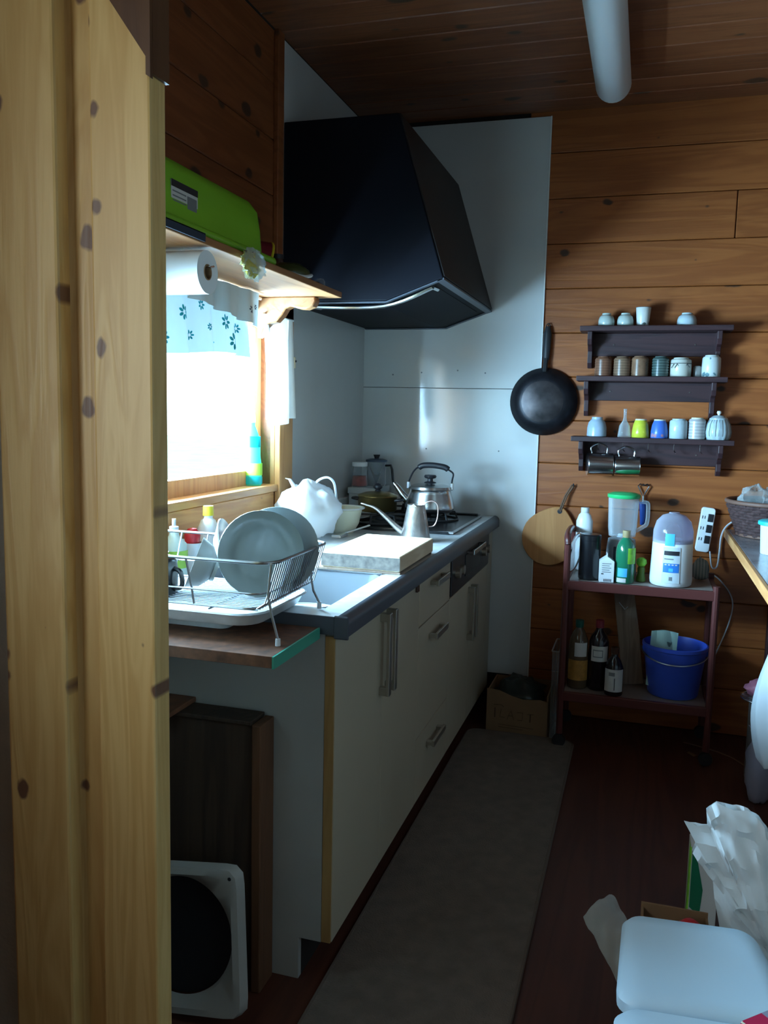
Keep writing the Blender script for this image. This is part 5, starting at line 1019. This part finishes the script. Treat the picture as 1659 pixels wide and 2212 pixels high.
# lower tier
ZL = CL+0.0026
bottle('vinegar_bottle', 'clear bottle with ochre label and green cap on the lower cart shelf', 'bottle', (1.012, -0.285, ZL), [(0, 0), (0.036, 0), (0.040, 0.006), (0.040, 0.12), (0.036, 0.19), (0.022, 0.225), (0.014, 0.235), (0.014, 0.245), (0, 0.245)], plain('amber_liquid_bottle', (0.10, 0.065, 0.04), 0.15), [(0.0145, 0.24), (0.016, 0.242), (0.016, 0.268), (0, 0.269)], plain('dark_green_cap', (0.01, 0.09, 0.07), 0.4), labels=((0.035, 0.115, 0.0406, -2.6, -0.4, 'ochre'), (0.130, 0.185, 0.0388, -1.9, -0.6, 'label')))
bottle('soy_sauce_bottle', 'dark sauce bottle with red cap and framed white label', 'bottle', (1.089, -0.285, ZL), [(0, 0), (0.034, 0), (0.038, 0.006), (0.038, 0.19), (0.030, 0.215), (0.014, 0.235), (0.013, 0.25), (0, 0.25)], 'soy', [(0.014, 0.245), (0.016, 0.247), (0.016, 0.275), (0, 0.276)], 'darkred', labels=((0.118, 0.178, 0.0386, -2.3, -0.5, 'label'), (0.134, 0.164, 0.0390, -2.1, -1.1, 'greyink'), (0.138, 0.160, 0.0393, -2.02, -1.18, 'label')))
bottle('sauce_bottle', 'short dark bottle with a large white label at the shelf front', 'bottle', (1.152, -0.333, ZL), [(0, 0), (0.032, 0), (0.035, 0.005), (0.035, 0.105), (0.024, 0.135), (0.013, 0.15), (0.013, 0.165), (0, 0.165)], 'soy', [(0.0135, 0.16), (0.015, 0.162), (0.015, 0.185), (0, 0.186)], 'brownglass', labels=((0.018, 0.105, 0.0354, -2.7, -0.4, 'label'), (0.080, 0.094, 0.0358, -2.1, -1.45, 'greyink'), (0.025, 0.072, 0.0358, -1.5, -1.42, 'ink')))
pk = thing('old_plank', 'worn grey wooden plank leaning behind the bottles on the cart', 'plank', (1.21, -0.15, ZL))
KM = Matrix.Translation((1.225, -0.175, ZL)) @ Matrix.Rotation(-0.16, 4, 'Y') @ Matrix.Rotation(-0.13, 4, 'X')
build(MB().prism([(-0.040, 0), (0.040, 0), (0.042, 0.10), (0.046, 0.16), (0.042, 0.38), (-0.036, 0.385), (-0.040, 0.12)], -0.008, 0.008, 1, KM), 'blade', 'oldboard', pk, smooth=0, bevel=0.003)
build(MB().tube([tuple(KM @ Vector((-0.02, -0.010, 0.33))), tuple(KM @ Vector((0.0, -0.014, 0.30))), tuple(KM @ Vector((0.012, -0.010, 0.31)))], 0.0015, 5), 'string', 'cord', pk)
bk = thing('blue_bucket', 'blue plastic bucket on the lower cart shelf', 'bucket', (1.37, -0.235, ZL))
kc = (1.372, -0.235, ZL)
build(MB().lathe([(0, 0), (0.090, 0), (0.094, 0.006), (0.116, 0.182), (0.122, 0.186), (0.122, 0.198), (0.116, 0.200), (0.112, 0.186), (0.090, 0.010), (0, 0.008)], kc, 44), 'shell', 'blue', bk, smooth=40)
for s2 in (-1, 1):
    build(MB().box(kc[0]+s2*0.112-0.008, kc[0]+s2*0.112+0.008, kc[1]-0.018, kc[1]+0.018, ZL+0.160, ZL+0.184), 'ear', 'blue', bk, smooth=0, bevel=0.003)
build(MB().tube([(kc[0]+0.124*math.cos(a), kc[1]+0.124*math.sin(a)*0.97, ZL+0.176-0.035*max(0, -math.sin(a))) for a in [PI+PI*i/24 for i in range(25)]], 0.003, 6), 'bail_handle', 'wire', bk)
bgp = thing('detergent_pouch', 'pale mint refill pouch standing in the blue bucket', 'pouch', (1.33, -0.26, ZL+0.02))
def pfn(u, v):
    x = 1.272+0.098*u; z = ZL+0.03+0.215*v
    return (x+0.01*v, -0.262-0.016*math.sin(PI*u)*(1-v*0.8)-0.004*math.sin(9*u+4*v), z+0.006*math.sin(PI*u)*v)
def pfn2(u, v):
    p = pfn(u, v); return (p[0], -0.524-p[1]+0.0, p[2])
build(MB().grid(pfn, 14, 14, 0.001), 'front_film', spotted('mint_print_film', (0.40, 0.58, 0.53), (0.10, 0.16, 0.16), 22, 0.45, 0.35), bgp, smooth=70)
build(MB().grid(pfn2, 14, 14, 0.001), 'back_film', plain('mint_film', (0.40, 0.60, 0.55), 0.35), bgp, smooth=70)

# ================================================================== floor: mat, boxes
rug = thing('floor_mat', 'long grey brown kitchen mat along the cabinets', 'mat', (0.83, -1.3, 0))
build(MB().prism([(p[0], p[1]) for p in rrect(0.592, 1.012, -2.62, -0.315, 0.045)], 0.0006, 0.009, 2), 'pile', 'rug', rug, smooth=0, bevel=0.002)
build(MB().tube([(p[0], p[1], 0.006) for p in rrect(0.592, 1.012, -2.62, -0.315, 0.045)], 0.005, 6, True), 'bound_edge', plain('mat_edge', (0.16, 0.125, 0.10), 0.95), rug)
cbx = thing('cardboard_box', 'open brown cardboard box on the floor at the end of the mat', 'cardboard box', (0.785, -0.21, 0.0))
X0, X1, Y0, Y1, Z1 = 0.660, 0.905, -0.308, -0.075, 0.172
z_ = 0.0006
build(bx(X0, X1, Y0, Y1, z_, 0.006), 'bottom', 'cardboard', cbx, smooth=0)
fw_ = build(MB().prism([(X0, 0.006), (X1, 0.006), (X1, 0.150), (X1-0.03, 0.156), (X1-0.10, 0.150), (X0+0.10, 0.160), (X0+0.05, 0.178), (X0, 0.182)], Y0, Y0+0.005, 1), 'front_wall', 'cardboard', cbx, smooth=0)
build(bx(X0, X1, Y1-0.005, Y1, 0.006, Z1), 'back_wall', 'cardboard', cbx, smooth=0)
build(bx(X0, X0+0.005, Y0+0.005, Y1-0.005, 0.006, Z1), 'side_wall', 'cardboard', cbx, smooth=0)
build(bx(X1-0.005, X1, Y0+0.005, Y1-0.005, 0.006, Z1), 'side_wall', 'cardboard', cbx, smooth=0)
def stroke(pts, wd=0.0022): return MB().tube([(X0+p[0], Y0-0.0004, p[1]) for p in pts], wd, 4, flat=0.25)
for k, pts in enumerate(([(0.03, 0.118), (0.06, 0.120), (0.07, 0.112)], [(0.035, 0.105), (0.035, 0.065)], [(0.06, 0.100), (0.055, 0.07), (0.075, 0.068)], [(0.085, 0.062), (0.10, 0.10), (0.112, 0.064)], [(0.09, 0.078), (0.107, 0.078)], [(0.125, 0.095), (0.148, 0.096), (0.146, 0.064), (0.126, 0.063)], [(0.165, 0.092), (0.19, 0.094)], [(0.178, 0.093), (0.177, 0.06)], [(0.05, 0.038), (0.19, 0.034)], [(0.05, 0.028), (0.15, 0.025)])):
    build(stroke(pts), 'print_stroke', 'cardink', fw_)
tag(build(MB().blob((0.775, -0.185, 0.130), (0.100, 0.095, 0.075), 24, 14, 0.35, 2.4, 8.2, True, 0.2), 'plastic_sack', 'darkbag', smooth=60), 'dark plastic sack stuffed in the open cardboard box', 'plastic bag')
clb = thing('clear_bin', 'narrow clear plastic bin between box and cart', 'bin', (0.92, -0.20, 0))
build(ringmesh([rr3(0.912, 0.938, -0.30, -0.10, 0.008, 0.36), rr3(0.914, 0.936, -0.298, -0.102, 0.008, 0.001)]), 'shell', 'clearbag', clb, smooth=30)
build(MB().tube([(p[0], p[1], 0.36) for p in rrect(0.911, 0.939, -0.301, -0.099, 0.008)], 0.003, 6, True), 'rim', 'paleclear', clb)

# dark board and white fan frame under the counter end
cr = thing('wooden_crate', 'dark wooden crate standing on end beside the cabinet', 'crate', (0.25, -2.02, 0))
build(bx(0.065, 0.447, -2.035, -1.985, 0.0006, 0.612), 'panel', 'crate', cr, smooth=0, bevel=0.002)
build(bx(0.448, 0.470, -2.045, -1.975, 0.0006, 0.615), 'side_board', 'cratestrip', cr, smooth=0, bevel=0.003)
build(bx(0.065, 0.447, -2.045, -1.975, 0.6125, 0.622), 'top_board', 'crate', cr, smooth=0, bevel=0.002)
lsf = thing('side_ledge', 'small brown wooden ledge above the dark crate', 'ledge', (0.13, -2.0, 0.625))
build(bx(0.075, 0.275, -2.085, -1.972, 0.6225, 0.634), 'board', plain('ledge_brown', (0.20, 0.075, 0.035), 0.6, var=0.3, vscale=30), lsf, smooth=0, bevel=0.002)
build(bx(0.255, 0.275, -2.088, -2.0855, 0.6225, 0.634), 'edge', 'cratestrip', lsf, smooth=0)
ff = thing('fan_housing', 'white square fan housing with a round opening leaning on the crate', 'fan housing', (0.25, -2.14, 0))
FM = Matrix.Translation((0.342, -2.150, 0.004)) @ Matrix.Rotation(-0.13, 4, 'Y') @ Matrix.Rotation(-0.18, 4, 'X')
outer = []
for k in range(64):
    a = 2*PI*(k+0.5)/64; c_, s2 = math.cos(a), math.sin(a); e_ = (abs(c_)**14+abs(s2)**14)**(-1/14)
    outer.append((0.155*c_*e_, 0.158+0.154*s2*e_))
def radial(p, R):
    d = Vector((p[0], p[1]-0.158)); d.normalize(); return (d.x*R, 0.158+d.y*R)
# resample: front face between rounded square and circle, dished inwards
ring0 = [FM @ Vector((p[0], 0.0, p[1])) for p in outer]
ring1 = [FM @ Vector((p[0]*0.97, -0.028, 0.158+(p[1]-0.158)*0.97)) for p in outer]
ring2 = [FM @ Vector((p[0]*0.88, -0.030, 0.158+(p[1]-0.158)*0.88)) for p in outer]
ring3 = [FM @ Vector((radial(p, 0.128)[0], -0.012, radial(p, 0.128)[1])) for p in outer]
ring4 = [FM @ Vector((radial(p, 0.122)[0], 0.0, radial(p, 0.122)[1])) for p in outer]
build(ringmesh([ring0, ring1, ring2, ring3, ring4, ring0], False), 'frame', plain('old_white_enamel', (0.40, 0.38, 0.35), 0.5, var=0.06, vscale=8), ff, smooth=40)
build(MB().lathe([(0.123, 0.006), (0.09, 0.010), (0, 0.012), (0, 0.016), (0.123, 0.012), (0.123, 0.006)], tuple(FM @ Vector((0, 0.004, 0.158))), 36, Matrix.Rotation(PI/2-0.18, 4, 'X') @ Matrix.Rotation(PI, 4, 'X')), 'back_shell', 'blackmat', ff, smooth=40)
build(MB().lathe([(0, 0), (0.004, 0), (0.004, 0.001), (0, 0.001)], tuple(FM @ Vector((0.136, -0.0305, 0.29))), 10, RX90), 'screw_hole', 'ink', ff)

# ================================================================== side counter with basket
sc2 = thing('side_counter', 'long side counter with grey top and pine front edge', 'counter', (1.9, -0.7, 0))
build(bx(1.552, XR-0.002, -1.32, -0.003, 0.820, 0.850), 'top', plain('grey_laminate', (0.24, 0.22, 0.23), 0.22, var=0.2, vscale=12), sc2, smooth=0, bevel=0.002)
build(bx(1.540, 1.552, -1.32, -0.003, 0.818, 0.850), 'front_edge', 'win_wood_y', sc2, smooth=0, bevel=0.002)
for x in (1.72, XR-0.06):
    for y in (-1.27, -0.06):
        build(bx(x, x+0.045, y, y+0.045, 0.0, 0.820), 'leg', 'darkwood_z', sc2, smooth=0, bevel=0.003)
build(bx(1.72, 1.745, -1.22, -0.06, 0.74, 0.80), 'apron', 'darkwood_x', sc2, smooth=0)
bs = thing('wicker_basket', 'dark woven basket with a pale rim at the wall end of the side counter', 'basket', (1.69, -0.17, 0.8505))
bcx, bcy, bz0 = 1.700, -0.165, 0.8506
def bk_r(z): return 0.125+0.045*z/0.125
build(MB().lathe([(0, 0.0), (0.122, 0.0), (0.122, 0.005), (0, 0.005)], (bcx, bcy, bz0), 40), 'base', 'wicker', bs)
for k in range(11):
    z = 0.008+k*0.0107; r0 = bk_r(z); ph = k*PI
    build(MB().tube([(bcx+(r0+0.0035*math.cos(20*a+ph))*math.cos(a), bcy+(r0+0.0035*math.cos(20*a+ph))*math.sin(a), bz0+z) for a in [2*PI*i/120 for i in range(120)]], 0.0058, 5, True), 'woven_strand', 'wicker', bs)
st0 = None
for k in range(40):
    a = 2*PI*k/40
    build(MB().tube([(bcx+bk_r(0)*math.cos(a), bcy+bk_r(0)*math.sin(a), bz0+0.002), (bcx+bk_r(0.125)*math.cos(a), bcy+bk_r(0.125)*math.sin(a), bz0+0.127)], 0.0032, 5), 'stake', 'wicker', bs)
build(MB().tube(circ((bcx, bcy, bz0+0.130), bk_r(0.13), 48), 0.0085, 8, True), 'rim', 'wickrim', bs, smooth=60)
build(MB().tube(circ((bcx, bcy, bz0+0.006), bk_r(0.0)+0.004, 48), 0.006, 8, True), 'foot_rim', 'wickrim', bs, smooth=60)
tag(build(MB().blob((1.625, -0.20, 0.985), (0.058, 0.06, 0.055), 24, 16, 0.35, 3, 4.4, False, 0.25), 'clear_packet', 'clearbag', smooth=60), 'crumpled clear plastic packet in the wicker basket', 'packet')
tag(build(MB().tube([(1.680, -0.13, 1.01), (1.74, -0.13, 1.04), (1.81, -0.13, 1.065)], [0.026, 0.030, 0.030], 14), 'wrapped_roll', 'paleclear', smooth=60), 'long film wrapped roll leaning in the basket', 'roll')
wp = thing('white_packet', 'bright white packet with a blue corner lying in the basket', 'packet', (1.72, -0.23, 0.94))
build(MB().blob((1.748, -0.240, 0.972), (0.080, 0.035, 0.040), 24, 14, 0.15, 2, 6.4, False, 0.05), 'pouch', 'white', wp, smooth=60)
build(bx(1.70, 1.716, -0.276, -0.262, 0.968, 0.990), 'blue_print', 'blueink', wp, smooth=0, bevel=0.002)
def tub2(lab, x, y, r, h):
    t = thing('food_container', lab, 'container', (x, y, 0.8505), group='food containers with teal lids')
    build(MB().lathe([(0, 0), (r*0.84, 0), (r*0.86, 0.003), (r*0.96, h), (r*0.92, h), (r*0.82, 0.005), (0, 0.005)], (x, y, 0.8505), 32), 'tub', plain('milky_plastic', (0.70, 0.78, 0.80), 0.35, trans=0.2), t, smooth=45)
    build(MB().lathe([(r*1.04, h-0.010), (r*1.10, h-0.008), (r*1.10, h+0.002), (r*0.95, h+0.006), (0, h+0.006)], (x, y, 0.8505), 32), 'lid', 'teallid', t, smooth=45)
    return t
tub2('milky food container with teal lid at the front of the side counter', 1.645, -0.62, 0.052, 0.105)
tub2('second milky food container partly hidden behind the front one', 1.700, -0.50, 0.050, 0.100)
# under the side counter
wbg = thing('shopping_bag', 'bright white plastic shopping bag hanging under the side counter', 'plastic bag', (1.70, -0.86, 0.20))
def sb(u, v):
    a = 2*PI*u; z = 0.235+0.36*v
    rx = 0.085*(0.75+0.5*math.sin(PI*min(1, 0.15+v*0.9)))*(1+0.10*math.sin(5*a+3*v)); ry = 0.07*(1+0.12*math.sin(4*a+1+2*v))
    return (1.690+rx*math.cos(a)-0.01*v, -0.86+ry*math.sin(a), z+0.012*math.sin(3*a))
build(MB().grid(sb, 48, 14), 'sack', 'whitebag', wbg, smooth=70)
build(MB().tube(spline([(1.66, -0.86, 0.58), (1.668, -0.86, 0.70), (1.69, -0.86, 0.79), (1.712, -0.86, 0.70), (1.72, -0.86, 0.58)], 5), 0.012, 8, flat=0.3), 'loop_handle', 'whitebag', wbg, smooth=60)
build(MB().tube([(1.719, -0.86, 0.785), (1.684, -0.86, 0.783), (1.684, -0.86, 0.795)], 0.003, 6), 'hook', 'iron', wbg)
build(MB().lathe([(0.0, 0.0), (0.055, 0.002), (0.075, 0.02), (0.0, 0.03)], (1.690, -0.86, 0.225), 24), 'bottom', 'whitebag', wbg, smooth=60)
tag(build(MB().blob((1.725, -0.92, 0.075), (0.075, 0.08, 0.085), 26, 16, 0.25, 2.2, 9.7, True, 0.2), 'white_sack', 'whitebag', smooth=60), 'round white plastic sack on the floor under the side counter', 'plastic bag')
lbg = thing('lilac_bag', 'knotted lilac grey plastic bag standing under the side counter', 'plastic bag', (1.64, -0.62, 0))
build(MB().blob((1.648, -0.62, 0.105), (0.045, 0.055, 0.125), 24, 16, 0.22, 2.5, 2.9, True, 0.2), 'sack', 'lilac', lbg, smooth=60)
build(MB().tube([(1.645, -0.62, 0.215), (1.628, -0.625, 0.245), (1.605, -0.63, 0.265)], [0.016, 0.012, 0.004], 8, flat=0.4).tube([(1.648, -0.62, 0.215), (1.655, -0.62, 0.245), (1.672, -0.62, 0.262)], [0.016, 0.014, 0.004], 8, flat=0.4), 'knot_ears', 'lilac', lbg, smooth=60)
tag(build(MB().box(1.625, 1.72, -0.56, -0.42, 0.001, 0.315), 'paper_sack', plain('grey_brown_paper', (0.13, 0.11, 0.10), 0.8, var=0.2, vscale=10), smooth=0, bevel=0.008), 'dim grey brown paper sack under the wire rack', 'paper bag')
wr = thing('wire_rack', 'round wire cooling rack resting on the paper sack', 'wire rack', (1.67, -0.50, 0.316))
build(MB().tube(circ((1.675, -0.49, 0.3205), 0.085, 36), 0.003, 6, True), 'rim', 'chrome', wr)
for k in range(-5, 6):
    d = k*0.0145; h_ = math.sqrt(0.085**2-d*d)
    build(MB().tube([(1.675-h_, -0.49+d, 0.3205), (1.675+h_, -0.49+d, 0.3205)], 0.0014, 5), 'wire', 'chrome', wr)
rp = thing('red_packet', 'crumpled pink packet with a red block on the wire rack', 'packet', (1.66, -0.49, 0.324))
build(MB().blob((1.665, -0.49, 0.352), (0.062, 0.05, 0.035), 22, 14, 0.2, 2.5, 3.8, True, 0.2), 'wrapper', plain('dusty_pink_film', (0.36, 0.12, 0.18), 0.5), rp, smooth=60)
build(MB().blob((1.668, -0.525, 0.356), (0.022, 0.02, 0.028), 14, 10, 0.1, 2.5, 3.8, False, 0), 'red_print', 'red', rp, smooth=60)

# ================================================================== near floor on the camera side
bn = thing('waste_bin', 'white plastic bin with flat lid beside the crumpled paper', 'bin', (1.352, -2.335, 0), (0, 0, math.radians(5)))
def brr(x0, x1, y0, y1, r, z): return [(p[0]*(1.09-0.9*p[1]), p[1], z) for p in rrect(x0, x1, y0, y1, r, 6)]
BW, BD = 0.115, 0.19
build(ringmesh([brr(-BW+0.004, BW-0.004, -BD+0.004, BD-0.004, 0.035, 0.385), brr(-BW+0.015, BW-0.015, -BD+0.015, BD-0.015, 0.03, 0.001)]), 'body', 'whitelid', bn, smooth=40, local=True)
def sqx(y, z): return (BW-0.004-0.011*(0.385-z)/0.384)*(1.09-0.9*y)+0.001
for k in range(4):
    z = 0.345-k*0.02
    build(MB().tube(spline([(-sqx(0.150-0.04*k, z), 0.150-0.04*k, z+0.022), (-sqx(0.136-0.04*k, z), 0.136-0.04*k, z+0.014), (-sqx(0.152-0.04*k, z), 0.152-0.04*k, z), (-sqx(0.130-0.04*k, z), 0.130-0.04*k, z-0.012)], 5), 0.0016, 5), 'printed_squiggle', 'navyink', bn, local=True)
lid = build(ringmesh([brr(-BW-0.003, BW+0.003, -0.048, BD+0.003, 0.034, 0.386), brr(-BW-0.004, BW+0.004, -0.049, BD+0.004, 0.035, 0.404), brr(-BW+0.004, BW-0.004, -0.041, BD-0.004, 0.03, 0.413), brr(-BW+0.03, BW-0.03, -0.015, BD-0.03, 0.02, 0.414)]), 'rear_lid', 'whitelid', bn, smooth=50, local=True)
build(ringmesh([brr(-BW-0.003, BW+0.003, -BD-0.003, -0.052, 0.030, 0.386), brr(-BW-0.004, BW+0.004, -BD-0.004, -0.051, 0.030, 0.400), brr(-BW+0.004, BW-0.004, -BD+0.004, -0.057, 0.026, 0.409), brr(-BW+0.03, BW-0.03, -BD+0.03, -0.08, 0.02, 0.410)]), 'front_flap', 'whitelid', bn, smooth=50, local=True)
# crumpled paper bag standing beside the bin
cpb = thing('crumpled_paper_bag', 'tall crumpled white paper bag beside the white bin', 'paper bag', (1.50, -2.02, 0))
out = [(1.435, 0.03), (1.432, 0.10), (1.425, 0.235), (1.410, 0.30), (1.392, 0.38), (1.385, 0.432), (1.348, 0.462), (1.362, 0.490), (1.330, 0.514), (1.372, 0.515), (1.368, 0.548), (1.385, 0.568), (1.415, 0.560), (1.440, 0.562), (1.462, 0.545), (1.49, 0.51), (1.55, 0.46), (1.62, 0.40), (1.64, 0.20), (1.62, 0.02)]
def paper_sheet(y0, seed, sgn):
    m_ = MB(); cxp, czp = 1.50, 0.30; rings = 16; n_ = len(out); P_ = []
    fine = []
    for i_ in range(n_):
        a_ = Vector(out[i_]); b_ = Vector(out[(i_+1) % n_])
        for t_ in range(4): fine.append(a_.lerp(b_, t_/4))
    n_ = len(fine); vs = []
    for k in range(rings+1):
        f_ = k/rings
        for p_ in fine:
            x = cxp+(p_.x-cxp)*f_; z = czp+(p_.y-czp)*f_
            q_ = Vector((x*16, z*16, seed))
            q2 = Vector((x*9+z*5, z*11-x*3, seed)); d_ = 0.050*(1-f_**2)*sgn+0.030*abs(noise.noise(q2))+0.020*abs(noise.noise(q2*2.3))+0.008*noise.noise(q2*5)
            vs.append((x, y0+d_, max(0.003, z)))
    fs = []
    for k in range(rings):
        for i_ in range(n_): fs.append((k*n_+i_, k*n_+(i_+1) % n_, (k+1)*n_+(i_+1) % n_, (k+1)*n_+i_))
    return m_.add(vs, fs)
build(paper_sheet(-2.00, 3.0, -1), 'front_side', 'paper', cpb, smooth=28)
build(paper_sheet(-1.985, 9.0, 1), 'back_side', 'paper', cpb, smooth=28)
gb = thing('snack_box', 'white and green printed carton standing behind the crumpled paper', 'carton', (1.41, -1.42, 0))
build(bx(1.385, 1.455, -1.455, -1.39, 0.001, 0.215), 'carton', 'label', gb, smooth=0, bevel=0.002)
build(bx(1.3845, 1.388, -1.4555, -1.42, 0.01, 0.21), 'green_print', 'leafgreen', gb, smooth=0)
build(MB().prism([(1.390, 0.05), (1.415, 0.03), (1.420, 0.10), (1.405, 0.17), (1.390, 0.20)], -1.4562, -1.4552, 1), 'dark_print', 'greenbottle', gb, smooth=0)
cb2 = thing('carton_box', 'small open brown cardboard box behind the white bin', 'cardboard box', (1.36, -1.93, 0))
build(bx(1.265, 1.40, -2.06, -1.82, 0.001, 0.006), 'bottom', 'cardboard', cb2, smooth=0)
build(bx(1.265, 1.40, -1.825, -1.82, 0.006, 0.25), 'back_wall', 'cardboard', cb2, smooth=0)
build(bx(1.265, 1.40, -2.06, -2.055, 0.006, 0.22), 'front_wall', 'cardboard', cb2, smooth=0)
build(bx(1.265, 1.270, -2.055, -1.825, 0.006, 0.24), 'side_wall', 'cardboard', cb2, smooth=0)
build(bx(1.395, 1.400, -2.055, -1.825, 0.006, 0.24), 'side_wall', 'cardboard', cb2, smooth=0)
tag(build(MB().blob((1.333, -1.93, 0.175), (0.052, 0.085, 0.055), 20, 12, 0.25, 2.5, 7.7, True, 0.15), 'film_packet', 'clearbag', smooth=60), 'clear wrapped packet inside the small cardboard box', 'packet')
tag(build(MB().blob((1.36, -1.89, 0.236), (0.028, 0.03, 0.03), 16, 10, 0.2, 2.5, 1.7, True, 0.1), 'red_wrapper', 'red', smooth=60), 'red wrapper on top inside the small cardboard box', 'wrapper')
tpb = thing('plastic_sleeve', 'cloudy translucent plastic sleeve sticking out beside the bin', 'plastic sleeve', (1.20, -1.80, 0))
def tfn(u, v):
    A_, B_, C_, D_ = Vector((1.206, -1.645, 0.150)), Vector((1.143, -1.755, 0.150)), Vector((1.236, -1.930, 0.110)), Vector((1.262, -1.770, 0.130))
    p_ = (B_.lerp(A_, u)).lerp(C_.lerp(D_, u), v)
    return p_+Vector((0, 0, 0.016*math.sin(PI*u)+0.010*noise.noise(Vector((u*4, v*5, 2)))))
build(MB().grid(tfn, 12, 14, 0.0012), 'upper_film', 'paleclear', tpb, smooth=60)
build(MB().grid(lambda u, v: Vector(tfn(u, v))+Vector((0.0, 0.001, -0.026*math.sin(PI*u)-0.003)), 12, 14, 0.0012), 'lower_film', 'paleclear', tpb, smooth=60)
mg2 = thing('magenta_packet', 'magenta and cream packet lying on the near edge of the bin lid', 'packet', (1.46, -2.42, 0.4145))
MG = Matrix.Translation((1.462, -2.425, 0.4148)) @ Matrix.Rotation(0.75, 4, 'Z')
build(MB().box(-0.055, 0.055, -0.045, 0.045, 0.0, 0.030, MG), 'carton', 'cream', mg2, smooth=0, bevel=0.003)
build(MB().box(-0.0562, -0.0550, -0.043, 0.043, 0.002, 0.028, MG), 'magenta_side', 'magenta', mg2, smooth=0)
build(MB().box(-0.053, -0.015, -0.043, 0.043, 0.0302, 0.0308, MG), 'magenta_print', 'magenta', mg2, smooth=0)
build(MB().box(-0.015, 0.0, -0.043, 0.043, 0.0302, 0.0308, MG), 'pale_print', 'lilac', mg2, smooth=0)
